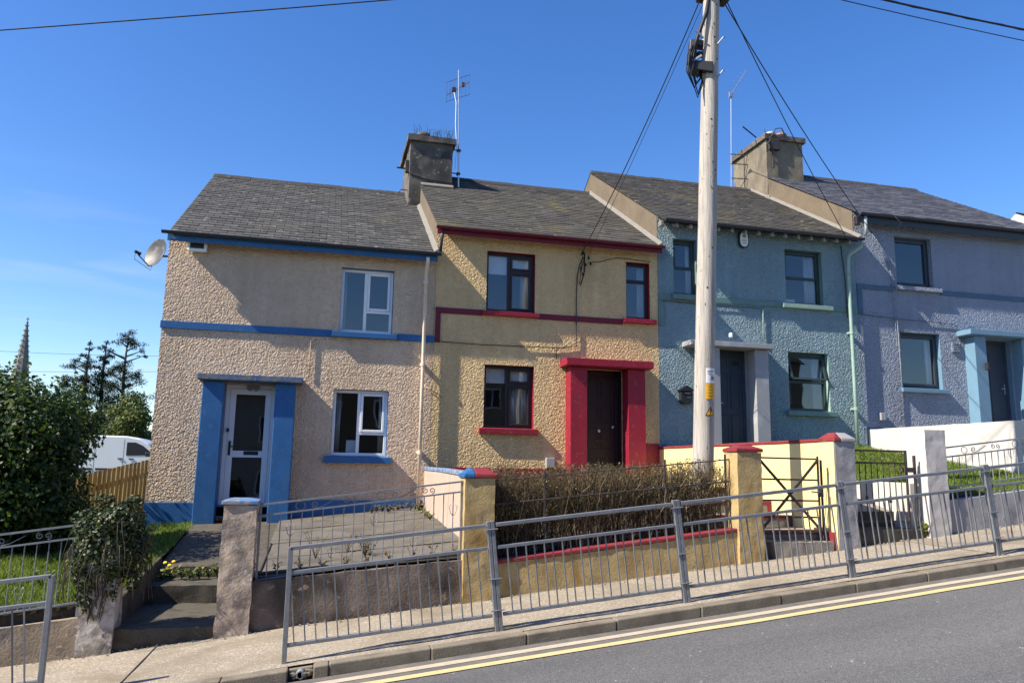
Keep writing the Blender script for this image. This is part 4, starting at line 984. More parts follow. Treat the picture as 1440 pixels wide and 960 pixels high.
board(h, 'string_course', x0+.0, 12.935, 4.225, 4.345, M['band_blue']); board(h, 'string_course', 14.24, x1, 4.225, 4.345, M['band_blue']); board(h, 'string_course', x0, 12.05, 3.63, 4.222, M['band_blue'])
board(h, 'plinth', x0+.05, 14.8, .3, 1.02, M['band_blue'])
window(h, *wu, 'dark', M['anthracite'], M['wall_slate'], (12.95,14.23,4.275,4.387), M['wall_slate'], [('curtain',13.1,13.25,4.45,5.5)][:0])
window(h, *wd, 'dark', M['anthracite'], M['steel_blue'], (12.94,14.23,1.86,1.967), M['steel_blue'], [('curtain',13.93,14.05,2.0,3.2)])
surround(h, 14.82,15.15,16.2,16.55, .9, 3.235, 14.62,16.8,3.24,3.37, M['steel_blue'], M['steel_blue'], .30, .42)
dr, q = door(h, *dr_, FY+.12, M['navy_door'], [(.12,.42,.1,.9)], M['steel_blue'])
mb = MB(); mb.box(q[1]-.08,q[1]-.045,FY+.11,FY+.125,q[2]+.9,q[2]+1.15); mb.bar((q[1]-.06,FY+.09,q[2]+1.03),(q[1]-.18,FY+.09,q[2]+1.03),.02); obj('handle', mb, M['steel'], dr)
mb = MB(); mb.lathe((15.07,FY-.36,2.42),[(.04,0),(.045,.02),(.045,.17),(.03,.19)],12); tag(obj('wall_lantern', mb, M['black']), 'dark cylinder lantern on the steel blue door surround', 'wall lamp')
mb = MB(); mb.box(14.44,14.68,FY-.03,FY,2.86,3.10)
for i in range(5): mb.box(14.46,14.66,FY-.042,FY-.031,2.88+i*.042,2.90+i*.042)
obj('air_vent', mb, M['wall_slate'], h, bevel=.004)
mb = MB(); mb.box(12.32,12.45,FY-.08,FY-.005,1.19,1.36); tag(obj('meter_box', mb, M['grey_paint'], None, bevel=.008), 'tiny pale grey box low on the lavender blue wall beside the pipe', 'meter box')
pipe(h, [(12.02,EY-.035,5.88),(12.02,EY-.035,5.6),(12.0,EY-.03,5.42)], .036, M['grey_pipe'])
wire(h, [(12.4,FY-.04,5.58),(12.55,FY-.04,5.4),(12.83,FY-.03,4.9),(12.90,FY-.03,4.2),(12.90,FY-.03,1.1)], .011, M['wall_slate'])
wire(h, [(11.95,FY-.03,3.62),(13.0,FY-.03,3.57),(14.5,FY-.03,3.54),(14.62,FY-.03,3.50),(14.72,FY-.03,3.1)], .009, M['band_blue'])
wire(h, [(12.95,FY-.03,3.6),(12.97,FY-.03,1.1)], .009, M['grey_paint'], 'conduit')
wire(h, [(12.75,EY-.12,5.93),(12.9,EY-.16,5.75),(12.78,EY-.12,5.62)], .008)
HOUSE4 = h

# ---------------------------------------------------------------- next house up the hill, only its white gable peeps in
t = thing('house', 'white rendered house just peeping past the roof at the right edge', 'house', (21, 16, 1.5))
mb = MB(); mb.prismx([(16,.5),(23,.5),(23,6.25),(19.5,8.45),(16,6.25)], 21.7, 27); obj('wall', mb, M['white_wall'], t)
mb = MB(); mb.add([(21.75,15.6,6.05),(27.2,15.6,6.05),(27.2,19.5,8.51),(21.75,19.5,8.51),(21.75,23.4,6.05),(27.2,23.4,6.05),(21.75,15.6,5.97),(27.2,15.6,5.97),(27.2,23.4,5.97),(21.75,23.4,5.97)], [(0,1,2,3),(3,2,5,4),(0,6,7,1),(4,5,8,9)]); obj('roof', mb, M['slate_d'], t)

# ---------------------------------------------------------------- chimneys (parts of the houses they stand on)
def chimney(house, x0, x1, y0, y1, zb, zt, cm, cap_mat, seed, pots):
    mb = MB(); mb.rough(x0, x1, y0, y1, zb, zt, .06, .010, 4, seed); c = obj('chimney', mb, cm, house, smooth=True)
    mb = MB(); mb.rough(x0-.075, x1+.075, y0-.075, y1+.075, zt, zt+.15, .06, .012, 5, seed+3); obj('cap', mb, cap_mat, c, smooth=True)
    mb = MB(); mb.hexa([(x0,y0,zt+.14),(x1,y0,zt+.14),(x1,y1,zt+.14),(x0,y1,zt+.14),(x0+.2,y0+.2,zt+.22),(x1-.2,y0+.2,zt+.22),(x1-.2,y1-.2,zt+.22),(x0+.2,y1-.2,zt+.22)]); obj('flaunching', mb, cap_mat, c, bevel=.03)
    for px, py, r, hh, mt in pots:
        mb = MB(); z = zt+.15; mb.lathe((px,py,z),[(r*1.05,0),(r,.06),(r*.95,hh-.06),(r*1.15,hh-.05),(r*1.15,hh),(r*.8,hh),(r*.8,hh-.1)],14); obj('chimney_pot', mb, M[mt], c, smooth=False, bevel=.006)
    return c
H2 = D.objects['terraced_house.001']; H3 = D.objects['terraced_house.002']
c = chimney(H2, 1.80, 2.86, 18.2, 19.95, 5.9, 7.98, M['cement_dk'], M['cement_dk'], 31, [(2.15,18.45,.14,.16,'cement_lt'),(2.55,18.5,.13,.06,'cement_lt'),(2.3,19.4,.13,.2,'terracotta')])
mb = MB(); mb.sbox(1.75, 2.02, 18.13, 18.2, 6.20, 6.27, 6.22, 6.285); mb.sbox(1.74, 1.80, 18.13, 19.0, 6.22, 6.30, 6.22, 6.31)
mb.hexa([(2.1,18.10,6.82),(2.90,18.10,6.82),(2.9,18.2,6.87),(2.1,18.2,6.87),(2.1,18.11,6.86),(2.90,18.11,6.86),(2.9,18.2,6.93),(2.1,18.2,6.93)])
obj('lead_flashing', mb, M['fillet'], c, bevel=.01)
mb = MB(); mb.tube([(1.79,18.19,7.12),(2.2,18.185,7.02),(2.86,18.19,6.98)], .012, 5); mb.bar((1.78,18.5,7.35),(1.5,18.4,7.32),.03); mb.tube([(1.79,18.4,6.75),(1.62,18.3,6.72),(1.55,18.3,6.62)], .012, 5); mb.box(1.71,1.80,18.3,18.42,7.2,7.5); obj('bracket', mb, M['iron'], c)
c = chimney(H3, 11.91, 13.08, 18.42, 20.2, 7.2, 9.36, M['cement_lt'], M['cement_dk'], 33, [(12.62,18.75,.14,.22,'terracotta'),(12.25,18.7,.12,.2,'white_wall'),(12.4,19.5,.13,.2,'terracotta'),(12.4,18.85,.13,.2,'terracotta')])
mb = MB(); mb.box(11.98,12.30,18.33,18.43,9.05,9.42); mb.tube([(12.0,18.36,9.3),(11.86,18.3,9.15),(11.9,18.36,8.95)], .03, 6); mb.bar((12.08,18.36,9.1),(12.08,18.36,8.5),.05); obj('aerial_bracket', mb, M['iron'], c, bevel=.01)
mb = MB(); mb.tube([(11.9,18.9,9.62),(11.35,18.7,9.80)], .02, 6); mb.tube([(12.0,18.6,9.5),(12.0,18.6,9.75)], .015, 6); mb.tube([(12.0,18.35,9.35),(12.15,18.3,9.66),(12.35,18.3,9.70),(12.5,18.35,9.5)], .016, 6); obj('old_bracket', mb, M['iron'], c)
mb = MB(); mb.box(11.85,12.5,18.36,18.42,7.54,7.63); obj('lead_flashing', mb, M['anthracite'], c, bevel=.01)
mb = MB(); mb.hexa([(11.83,18.3,7.53),(11.91,18.3,7.53),(11.91,20.0,8.2),(11.83,20.0,8.2),(11.86,18.3,7.6),(11.91,18.3,7.66),(11.91,20.0,8.26),(11.86,20.0,8.23)]); obj('mortar_fillet', mb, M['fillet'], c, bevel=.01)
# weeds rooted in the chimney cap
t = obj('weed_tuft', (lambda mb: [mb.tube([(x,y,8.12),(x+random.uniform(-.05,.05),y,8.2+h_*.5),(x+random.uniform(-.12,.12),y+random.uniform(-.06,.06),8.16+h_)], [.006,.005,.002], 3, tone=random.random()) for x, y, h_ in [(random.uniform(1.9,2.85), random.uniform(18.15,18.5), random.uniform(.05,.3)) for _ in range(60)]] and mb)(MB()), M['dead'], None, tone=True)
tag(t, 'dry weeds rooted on top of the sooty chimney', 'weeds')

# ---------------------------------------------------------------- terrace on the other side of the street (middle houses mirrored in the panes, outer ones added to block low sky)
for i, (lab, wm, c0, c1) in enumerate((('tan cement house across the street mirrored in the ochre house panes','gable',-.9,7),('grey rendered house across the street mirrored in the pink house panes','grey_wall',-9,-1),('dark stained house across the street mirrored in the blue house panes','old_wall_lt',7.1,16),
        ('unseen grey house added across the street downhill to block low sky','grey_wall',-26,-17.6),('unseen cement house added across the street second from the downhill end to block low sky','gable',-17.5,-9.1),('unseen stained house added across the street uphill to block low sky','old_wall_lt',16.1,26))):
    zb = base((c0+c1)/2)-.3; t = thing('house', lab, 'house', ((c0+c1)/2,-11,zb)); e_ = zb+5.9  # eaves set high to cut low sky light on the facades
    mb = MB(); mb.prismx([(-7.5,zb-1),(-7.5,e_),(-11,e_+2.2),(-14.5,e_),(-14.5,zb-1)], c0, c1); obj('wall', mb, M[wm], t)
    mb = MB(); mb.add([(c0-.1,-7.1,e_-.1),(c1+.1,-7.1,e_-.1),(c1+.1,-11,e_+2.36),(c0-.1,-11,e_+2.36),(c0-.1,-14.9,e_-.1),(c1+.1,-14.9,e_-.1),(c0-.1,-7.1,e_-.2),(c1+.1,-7.1,e_-.2),(c1+.1,-14.9,e_-.2),(c0-.1,-14.9,e_-.2)], [(0,3,2,1),(3,4,5,2),(0,1,7,6),(4,9,8,5)]); obj('roof', mb, M['slate_c'], t)
    for k in range(3):
        for lv in (0, 1):
            x = c0+1.2+k*(c1-c0-2.4)/2; z = zb+1.1+lv*2.5
            if k == 1 and lv == 0: mb = MB(); mb.box(x-.5,x+.5,-7.49,-7.44,zb,zb+2.2); obj('door', mb, M['navy_door'], t); continue
            mb = MB(); mb.box(x-.55,x+.55,-7.49,-7.43,z,z+1.2); w = obj('window', mb, M['white'], t); mb = MB(); mb.box(x-.48,x-.03,-7.43,-7.42,z+.07,z+1.13); mb.box(x+.03,x+.48,-7.43,-7.42,z+.07,z+1.13); obj('pane', mb, M['black'], w)
# ---------------------------------------------------------------- leaves
def leafmesh(name, C, N, S, tone, mat, parent=None, asp=.62, fold=.25):
    """folded diamond leaves: C centres, N normals, S sizes"""
    n = len(C); N = N/np.linalg.norm(N, axis=1, keepdims=True)
    R = RNG.normal(size=(n,3)); T = R-N*(R*N).sum(1, keepdims=True); T /= np.linalg.norm(T, axis=1, keepdims=True); B = np.cross(N, T)
    S = S[:,None]
    v = np.stack([C-T*S*.5, C+B*S*asp*.5+N*S*fold*.3, C+T*S*.55, C-B*S*asp*.5+N*S*fold*.3], 1).reshape(-1,3)
    F = np.arange(4*n).reshape(n,4)
    # split along the midrib so that the fold is real
    F3 = np.concatenate([F[:,[0,1,2]], F[:,[0,2,3]]]); t = np.concatenate([tone, np.clip(tone+.03,0,1)])
    return npobj(name, v, F3, mat, parent, tone=t)
def blob_points(blobs, n, shell=.55):
    """points spread through ellipsoids, denser to the outside; returns points and outward normals"""
    w = np.array([b[3]*b[4]*b[5] for b in blobs])**.67; idx = RNG.choice(len(blobs), n, p=w/w.sum()); b = np.array(blobs)[idx]
    d = RNG.normal(size=(n,3)); d /= np.linalg.norm(d, axis=1, keepdims=True)
    r = shell + (1-shell)*RNG.random((n,1))**.7; r += RNG.normal(size=(n,1))*.05
    return b[:,:3]+d*b[:,3:]*r, d/b[:,3:]
def sub_blobs(c, R, n, rr, seed):
    g = np.random.default_rng(seed); out = []
    for i in range(n):
        d = g.normal(size=3); d /= np.linalg.norm(d); k = g.uniform(.55, 1.0); q = rr*g.uniform(.6, 1.3)
        out.append((c[0]+d[0]*R[0]*k, c[1]+d[1]*R[1]*k, c[2]+d[2]*R[2]*k, q*1.1, q*1.1, q*.85))
    return out
def tree(name, label, cat, x, y, z, crown, n, ls, mat, seed, trunk_r=.16, group=None, limbs=7):
    t = thing(name, label, cat, (x, y, z), group); g = random.Random(seed)
    cs = np.array([c[:3] for c in crown]); top = cs[:,2].max()
    mb = MB(); mb.tube([(x,y,z-.3),(x+g.uniform(-.1,.1),y,z+(top-z)*.35),(x+g.uniform(-.2,.2),y,z+(top-z)*.7),(cs[:,0].mean(),y,top)], [trunk_r,trunk_r*.8,trunk_r*.5,trunk_r*.15], 8)
    for i in range(limbs):
        c = cs[g.randrange(len(cs))]; h = z+(top-z)*g.uniform(.25,.6)
        mb.tube([(x,y,h),((x+c[0])/2,(y+c[1])/2,(h+c[2])/2+.1),tuple(c)], [trunk_r*.45,trunk_r*.25,trunk_r*.08], 5)
    obj('trunk', mb, M['bark'], t, smooth=True)
    C, Nn = blob_points(crown, n, .35); Nn = Nn/np.linalg.norm(Nn,axis=1,keepdims=True) + RNG.normal(size=C.shape)*.55 + np.array([0,0,.35])
    tone = np.clip(RNG.normal(.5,.22,n) ,0,1)
    leafmesh('crown', C, Nn, RNG.uniform(.7,1.3,n)*ls, tone, M[mat], t); return t

# big shrub in the next garden
bl = sub_blobs((-5.7,12.95,-.2), (2.05,1.05,1.5), 80, .5, 5) + [(-5.7,13,-.3,1.95,1.35,1.5),(-3.72,12.2,.25,.5,.6,.7),(-3.62,12.4,-.45,.45,.6,.7),(-3.75,13.2,.55,.55,.6,.6),(-3.7,13.0,-.9,.5,.7,.5),(-3.95,12.0,.5,.5,.5,.6),(-4.1,12.1,-.3,.5,.5,.7),(-4.5,14.4,.2,.62,.7,.62),(-4.5,14.4,-.8,.62,.7,.7),(-5.6,12.6,1.05,.8,.7,.45),(-4.3,12.7,-.5,.85,.8,1.2),(-4.2,12.8,.45,.75,.7,.8),(-7.4,12.6,-.3,1.2,1.,1.7),(-5.0,12.8,.95,.7,.6,.5),(-4.5,12.7,.85,.5,.5,.45),(-3.75,12.9,.3,.45,.5,.65),(-3.85,12.7,-.7,.5,.5,.6)]
t = thing('large_shrub', 'huge dark green shrub filling the left edge behind the small lawn', 'shrub', (-5.7,12.75,-1.8))
mb = MB()
for i in range(9):
    a = random.uniform(-1.5,1.5); mb.tube([(-5.7+a*.4,12.75,-2.0),(-5.7+a*.8,12.75,-1.1),(-5.7+a*1.3,12.7+random.uniform(-.5,.5),.2)], [.07,.05,.015], 6)
obj('stem', mb, M['bark'], t, smooth=True)
n = 92000; C, Nn = blob_points(bl, n, .62); Nn = Nn/np.linalg.norm(Nn,axis=1,keepdims=True)+RNG.normal(size=C.shape)*.5+np.array([0,0,.4])
tone = np.clip(RNG.normal(.45,.2,n),0,1)
leafmesh('foliage', C, Nn, RNG.uniform(.05,.105,n), tone, M['leaf_bush'], t)
# long shoots standing out of the outline
mb = MB(); cc = []; nn = []
for i in range(170):
    k = RNG.integers(len(bl)); b = bl[k]; d = RNG.normal(size=3); d[2] = abs(d[2])+.5; d /= np.linalg.norm(d)
    p = np.array(b[:3])+d*np.array(b[3:])*.85; L = RNG.uniform(.15,.42)
    for q in np.linspace(.2,1,9): cc.append(p+d*L*q+RNG.normal(size=3)*.02); nn.append(RNG.normal(size=3)+np.array([0,0,.6]))
leafmesh('young_shoots', np.array(cc), np.array(nn), RNG.uniform(.05,.09,len(cc)), np.clip(RNG.normal(.72,.18,len(cc)),0,1), M['leaf_bush'], t)

# ivy over the gate pillar
t = thing('ivy', 'dense ivy heaped over the short crumbling gate pillar', 'ivy', (-2.15,9.45,-1.4))
ib = [(-2.15,9.45,-.80,.40,.36,.40),(-2.08,9.42,-1.0,.34,.34,.36),(-2.30,9.38,-1.05,.22,.28,.42),(-2.35,9.34,-1.32,.11,.14,.26),(-2.02,9.36,-.62,.25,.3,.22),(-1.86,9.45,-.95,.17,.3,.36),(-2.36,9.42,-.72,.2,.25,.24)]
ib = [(a,b_,c,d*.86,e*.86,f*.86) for a,b_,c,d,e,f in ib] + sub_blobs((-2.14,9.44,-.88), (.36,.32,.38), 26, .115, 9) + [(-2.40,9.33,-1.15,.09,.1,.2),(-2.30,9.28,-1.42,.06,.06,.16),(-1.88,9.42,-1.22,.08,.1,.2),(-2.05,9.27,-1.3,.06,.05,.18),(-2.47,9.4,-.62,.09,.08,.07),(-1.95,9.4,-.44,.1,.1,.07),(-2.25,9.4,-.42,.12,.1,.06)]
n = 11500; C, Nn = blob_points(ib, n, .7); m_ = C[:,2] > -1.62; C, Nn = C[m_], Nn[m_]; n = len(C)
Nn = Nn/np.linalg.norm(Nn,axis=1,keepdims=True)+RNG.normal(size=C.shape)*.4+np.array([0,-.1,.1])
leafmesh('leaves', C, Nn, RNG.uniform(.020,.052,n), np.clip(RNG.normal(.38,.27,n),0,1), M['leaf_ivy'], t, asp=.85)
mb = MB()
for i in range(60):
    a = random.uniform(0,2*PI); p = Vector((-2.15+.36*math.cos(a), 9.43+.32*math.sin(a), random.uniform(-1.2,-.6)))
    mb.tube([p, p+Vector((math.cos(a)*.06,math.sin(a)*.05-.02,-.1)), p+Vector((math.cos(a)*.07+random.uniform(-.05,.05),math.sin(a)*.06-.03,-.1-random.uniform(.1,.32)))], .004, 4)
for i in range(26):
    x = random.uniform(-2.36,-2.0); mb.tube([(x,9.275,-1.2),(x+random.uniform(-.05,.05),9.27,-1.4),(x+random.uniform(-.08,.08),9.27,-1.4-random.uniform(.05,.3))], .004, 4)
obj('tendril', mb, M['bark'], t, smooth=True)

# twig hedge behind the ochre wall
t = thing('twig_hedge', 'bare brown twig hedge clipped square behind the ochre garden wall', 'hedge', (3.7,9.85,-1.0))
mb = MB(); g = random.Random(4)
def hz(x): return -.02 + (x-2.1)*.052 + .07*noise.noise((x*2.3,0,1)) + .05*noise.noise((x*6.1,0,4))
for i in range(1900):
    x = 2.12+3.26*g.random()**1.15; y = min(10.35, max(9.57, 9.86+g.gauss(0,.2))); z0 = -1.12+.112*(x-2.1); top = hz(x)-abs(g.gauss(0,.10))
    h = top-z0; st = g.choice([0,0,.2,.4,.55]); p = Vector((x,y,z0+h*st)); pts = [p]; q = p.copy()
    for k in range(4):
        q = q+Vector((g.gauss(0,.045),g.gauss(0,.035),h*(1-st)/4*g.uniform(.8,1.15))); pts.append(q.copy())
    r = g.uniform(.0028,.0055)*(1.5 if st == 0 and g.random() < .25 else 1)
    mb.tube(pts, [r,r*.9,r*.75,r*.55,r*.3], 3, cap=False, tone=g.random())
    for k in range(3):
        b = pts[g.randrange(1,4)]; mb.tube([b, b+Vector((g.gauss(0,.06),g.gauss(-.02,.05),g.uniform(.03,.13)))], [r*.6,r*.3], 3, cap=False, tone=min(1,g.random()+.15))
obj('twigs', mb, M['twig'], t, tone=True)
n = 4200; x = RNG.uniform(2.1,5.38,n); y = np.clip(RNG.normal(9.84,.2,n),9.55,10.35); u = RNG.random(n)**.6
z = (-1.1+.112*(x-2.1))*(1-u)+np.array([hz(a) for a in x])*u
leafmesh('dry_leaves', np.stack([x,y,z],1), RNG.normal(size=(n,3)), RNG.uniform(.018,.04,n), np.clip(RNG.normal(.6,.25,n),0,1), M['dead'], t)
n = 2600; x = RNG.uniform(2.1,5.38,n); y = RNG.uniform(9.56,10.3,n); u = RNG.random(n)**.8; z = (-1.1+.112*(x-2.1))*(1-u)+.05*u
leafmesh('green_leaves', np.stack([x,y,z],1), RNG.normal(size=(n,3)), RNG.uniform(.016,.034,n), np.clip(RNG.normal(.3,.2,n),0,.6), M['weed'], t)
mb = MB()
for i in range(700):
    x = g.uniform(2.15,5.35); y = g.uniform(9.55,9.9); z0 = -1.13+.112*(x-2.1)+.03; a = g.uniform(0,PI); L = g.uniform(.04,.12)
    mb.tube([(x,y,z0),(x+math.cos(a)*L*.5,y+math.sin(a)*L*.5,z0+g.uniform(.01,.07)),(x+math.cos(a)*L,y+math.sin(a)*L,z0+g.uniform(0,.06))], .0035, 3, tone=g.random())
o = stuff(obj('clippings', mb, M['twig'], None, tone=True), 'dry fallen twigs and clippings under the bare hedge', 'twigs')

# grass
def blades(name, label, n, fx, fy, fz, h0, h1, keep=None):
    x = RNG.uniform(*fx, n); y = RNG.uniform(*fy, n)
    dn = np.array([noise.noise((a*1.7,b*1.7,7)) for a, b in zip(x,y)])
    z = np.array([fz(a,b)+noise.noise((a*1.5,b*1.5,3.1))*.05 for a, b in zip(x,y)])-.01
    h = RNG.uniform(h0,h1,n)*(1+dn*.9); a = RNG.uniform(0,2*PI,n); w = RNG.uniform(.004,.008,n); l = RNG.normal(0,.35,(n,2))*h[:,None]
    P = np.stack([x,y,z],1); s = np.stack([np.cos(a)*w,np.sin(a)*w,0*a],1)
    mid = P+np.stack([l[:,0]*.35,l[:,1]*.35,h*.6],1); tip = P+np.stack([l[:,0],l[:,1],h],1)
    v = np.stack([P-s,P+s,mid+s*.7,mid-s*.7,tip],1).reshape(-1,3); b = np.arange(n)*5
    F = np.concatenate([np.stack([b,b+1,b+2],1),np.stack([b,b+2,b+3],1),np.stack([b+3,b+2,b+4],1)])
    t = np.clip(RNG.normal(.5,.2,n)+dn*.25,0,1)
    return stuff(npobj(name, v, F, M['grass'], None, tone=np.concatenate([t,t,t])), label, 'grass')
blades('grass', 'bright sunlit grass of the small lawn at the left edge', 26000, (-6.5,-2.1), (9.56,12.2), lawnL, .05, .13)
blades('grass', 'sunlit green lawn behind the dark fence at the right', 34000, (8.45,11.95), (9.58,14.95), lawnR, .04, .10)
blades('grass', 'shaded grass strip between ivy pillar and pink house corner', 5000, (-2.9,-2.05), (10.3,14.9), lawnL, .04, .09)

# small plants
def plant(name, label, cat, spots, mat, n, h, ls, flowers=None, group=None):
    t = thing(name, label, cat, spots[0], group); mb = MB(); cc = []; nn = []
    for s in spots:
        for i in range(n):
            a = random.uniform(0,2*PI); q = random.uniform(.3,1)*h; p = Vector(s); e = p+Vector((math.cos(a)*q*.55,math.sin(a)*q*.4,q))
            mb.tube([p,(p+e)/2+Vector((0,0,q*.1)),e], [.004,.003,.002], 3)
            for k in range(4):
                c = p.lerp(e, random.uniform(.35,1.05)); cc.append((c.x+random.gauss(0,.012),c.y+random.gauss(0,.012),c.z)); nn.append((random.gauss(0,.6),random.gauss(0,.6)-.2,1))
    obj('stem', mb, M['dead'] if mat == 'dead' else M['turf'], t)
    m = len(cc); leafmesh('leaves', np.array(cc), np.array(nn), RNG.uniform(.6,1.3,m)*ls, np.clip(RNG.normal(.42,.2,m),0,.85), M[mat], t)
    if flowers:
        for p in flowers:
            f = MB(); f.lathe(p, [(.005,-.012),(.026,0),(.022,.012),(.004,.014)], 9, (0,-.5,1)); obj('flower', f, M['flower'], t)
    return t
plant('weeds', 'low green weeds with yellow dandelion flowers on the upper dark step', 'weeds', [(-1.93+i*.115,11.45+random.uniform(-.10,.08),-1.56) for i in range(11)], 'weed', 9, .19, .06, [(-1.90,11.36,-1.33),(-1.84,11.33,-1.36),(-1.80,11.38,-1.32),(-1.10,11.36,-1.38),(-1.02,11.35,-1.42)])
plant('weeds', 'dry reddish weed stalks growing in the cracked concrete yard', 'weeds', [(.55+random.gauss(0,.28),10.1+random.gauss(0,.3),apronZ(.6,10.1)) for i in range(6)], 'dead', 6, .33, .03)
plant('weeds', 'brown mossy weeds along the pink house wall beside the cream downpipe', 'weeds', [(1.0+i*.1,14.7+random.gauss(0,.15),apronZ(1.0+i*.1,14.7)) for i in range(10)], 'dead', 12, .14, .05)
plant('weeds', 'small green weed at the foot of the pink boundary wall', 'weeds', [(1.85,13.0+i*.5,apronZ(1.85,13+i*.5)) for i in range(4)], 'weed', 8, .12, .05)
plant('weeds', 'dark dry plants sprouting along the inside of the yard wall', 'weeds', [(-.4+i*.26,9.62+random.uniform(-.03,.06),apronZ(-.4+i*.26,9.6)) for i in range(9)], 'dead', 5, .15, .04)
plant('weeds', 'leafy weed stem on the bright lawn behind the left fence', 'weeds', [(-3.05,10.4,lawnL(-3.05,10.4)),(-2.75,10.6,lawnL(-2.75,10.6))], 'weed', 8, .42, .07)
plant('weeds', 'green weeds at the corner of the yellow wall and grey pillar', 'weeds', [(8.33,9.4,-.8),(8.36,9.36,-.85)], 'weed', 9, .16, .05)

# ---------------------------------------------------------------- background
t = thing('timber_fence', 'honey coloured timber board fence between the big shrub and the pink house', 'fence', (-4.8,21.5,-1.9))
A = Vector((-7.6,17.4)); B = Vector((-2.4,26.5)); A = Vector((-6.6,16.0)); B = Vector((-3.6,27.0)); A = Vector((-5.1-.57*1.7,20-3*1.7)); B = Vector((-4.53+.57*1.2,23+3*1.2)); n = int((B-A).length/.118); mb = MB(); d = (B-A).normalized(); nrm = Vector((-d.y,d.x))
for i in range(n):
    p = A+(B-A)*((i+.5)/n); f = (p.y-20)/3; zt = -.285+.31*f+random.uniform(-.012,.012); w = .052; o_ = nrm*(.012 if i % 2 else -.004)
    c = [p-d*w-nrm*.009+o_, p+d*w-nrm*.009+o_, p+d*w+nrm*.009+o_, p-d*w+nrm*.009+o_]
    mb.hexa([(q.x,q.y,zt-1.9) for q in c]+[(q.x,q.y,zt) for q in c], random.random())
obj('boards', mb, M['wood_fence'], t, tone=True)
for k in (.35,1.35):
    mb = MB(); a = A+nrm*.05; b = B+nrm*.05; mb.bar((a.x,a.y,-.285+.31*(A.y-20)/3-k),(b.x,b.y,-.285+.31*(B.y-20)/3-k),.04,.08); obj('rail', mb, M['wood_fence'], t)

vx, vy, vz = -9.2, 31.2, -.93
t = thing('parked_van', 'white panel van parked behind the timber fence facing right', 'van', (vx+2.1,vy+.9,vz))
prof = [(0,.32),(0,1.45),(.06,1.66),(.22,1.79),(.8,1.835),(2.3,1.825),(2.75,1.74),(3.05,1.57),(3.5,1.14),(4.1,1.0),(4.28,.80),(4.33,.5),(4.3,.3)]
mb = MB(); mb.prism([(vx+a,vz+b) for a,b in prof][::-1], vy, vy+1.75); body = obj('body', mb, M['van'], t, bevel=.05)
win = [(2.32,1.12),(2.32,1.60),(2.62,1.60),(2.88,1.48),(3.28,1.15)]
mb = MB(); mb.prism([(vx+a,vz+b) for a,b in win][::-1], vy-.012, vy-.002); obj('side_window', mb, M['black'], t, bevel=.003)
mb = MB(); mb.prism([(vx+a,vz+b) for a,b in [(2.36,1.15),(2.36,1.57),(2.60,1.57),(2.85,1.455),(3.2,1.17)]][::-1], vy-.017, vy-.013); obj('window_glass', mb, M['black'], t)
mb = MB(); mb.add([(vx+3.06,vy+.15,vz+1.575),(vx+3.47,vy+.15,vz+1.165),(vx+3.47,vy+1.6,vz+1.165),(vx+3.06,vy+1.6,vz+1.575)],[(0,1,2,3)])
mb.v = [(a+.02,b,c+.02) for a,b,c in mb.v]; obj('windscreen', mb, M['black'], t)
for nm, r in (('sliding_door_seam',(1.25,1.262,.4,1.7)),('door_seam',(2.22,2.232,.4,1.7)),('door_seam',(3.3,3.312,.4,1.15))):
    mb = MB(); mb.box(vx+r[0],vx+r[1],vy-.004,vy+.01,vz+r[2],vz+r[3]); obj(nm, mb, M['grey_pipe'], body)
for a, b in ((.0,1.22),(1.3,2.2),(2.3,3.2)):
    mb = MB(); mb.box(vx+a+.03,vx+b,vy-.02,vy+.005,vz+.93-.35,vz+.98-.33); obj('trim_strip', mb, M['black'], body, bevel=.005)
mb = MB(); mb.box(vx+.75,vx+1.2,vy-.012,vy+.004,vz+.98,vz+1.02); obj('door_runner', mb, M['black'], body)
for a in (2.05,2.42): mb = MB(); mb.box(vx+a,vx+a+.16,vy-.03,vy+.004,vz+.985,vz+1.02); obj('door_handle', mb, M['black'], body, bevel=.005)
mb = MB(); mb.box(vx+3.0,vx+3.25,vy-.2,vy-.02,vz+1.1,vz+1.25); obj('wing_mirror', mb, M['black'], body, bevel=.03)
for a in (.85,3.5):
    for yy in (vy-.02, vy+1.55):
        mb = MB(); mb.lathe((vx+a,yy,vz+.31),[(.2,0),(.31,.03),(.31,.19),(.2,.22)],20,(0,1,0)); w_ = obj('wheel', mb, M['tyre'], t)
        mb = MB(); mb.lathe((vx+a,yy-.005,vz+.31),[(.02,0),(.19,.01),(.19,.04)],16,(0,1,0)); obj('hub_cap', mb, M['steel'], w_)

def crown(c, R, n, rr, seed): return sub_blobs(c, R, n, rr, seed)+[(c[0],c[1],c[2],R[0]*.75,R[1]*.75,R[2]*.75)]
tree('broadleaf_tree', 'yellow green rounded tree behind the white van', 'tree', -8.75, 40, -.5, crown((-8.7,40,1.5),(1.1,1.1,1.35),26,.45,1), 9000, .13, 'leaf_far', 1, group='broadleaf trees beyond the van')
tree('broadleaf_tree', 'darker bushy tree beyond the van left of the yellow green one', 'tree', -11.2, 44, -.6, crown((-11.1,44,1.3),(1.6,1.3,1.6),26,.5,2), 9000, .13, 'leaf_con', 2, group='broadleaf trees beyond the van')
tree('broadleaf_tree', 'pale topped tree touching the pink house corner', 'tree', -8.6, 52, -.2, crown((-8.6,52,2.6),(1.9,1.4,2.0),30,.5,3), 9000, .15, 'leaf_far', 3, group='broadleaf trees beyond the van')
tree('broadleaf_tree', 'broad dark tree low between shrub and conifers', 'tree', -14.5, 50, -.8, crown((-14.5,50,1.4),(3,1.6,2.0),40,.6,4), 12000, .16, 'leaf_con', 4, group='broadleaf trees beyond the van')
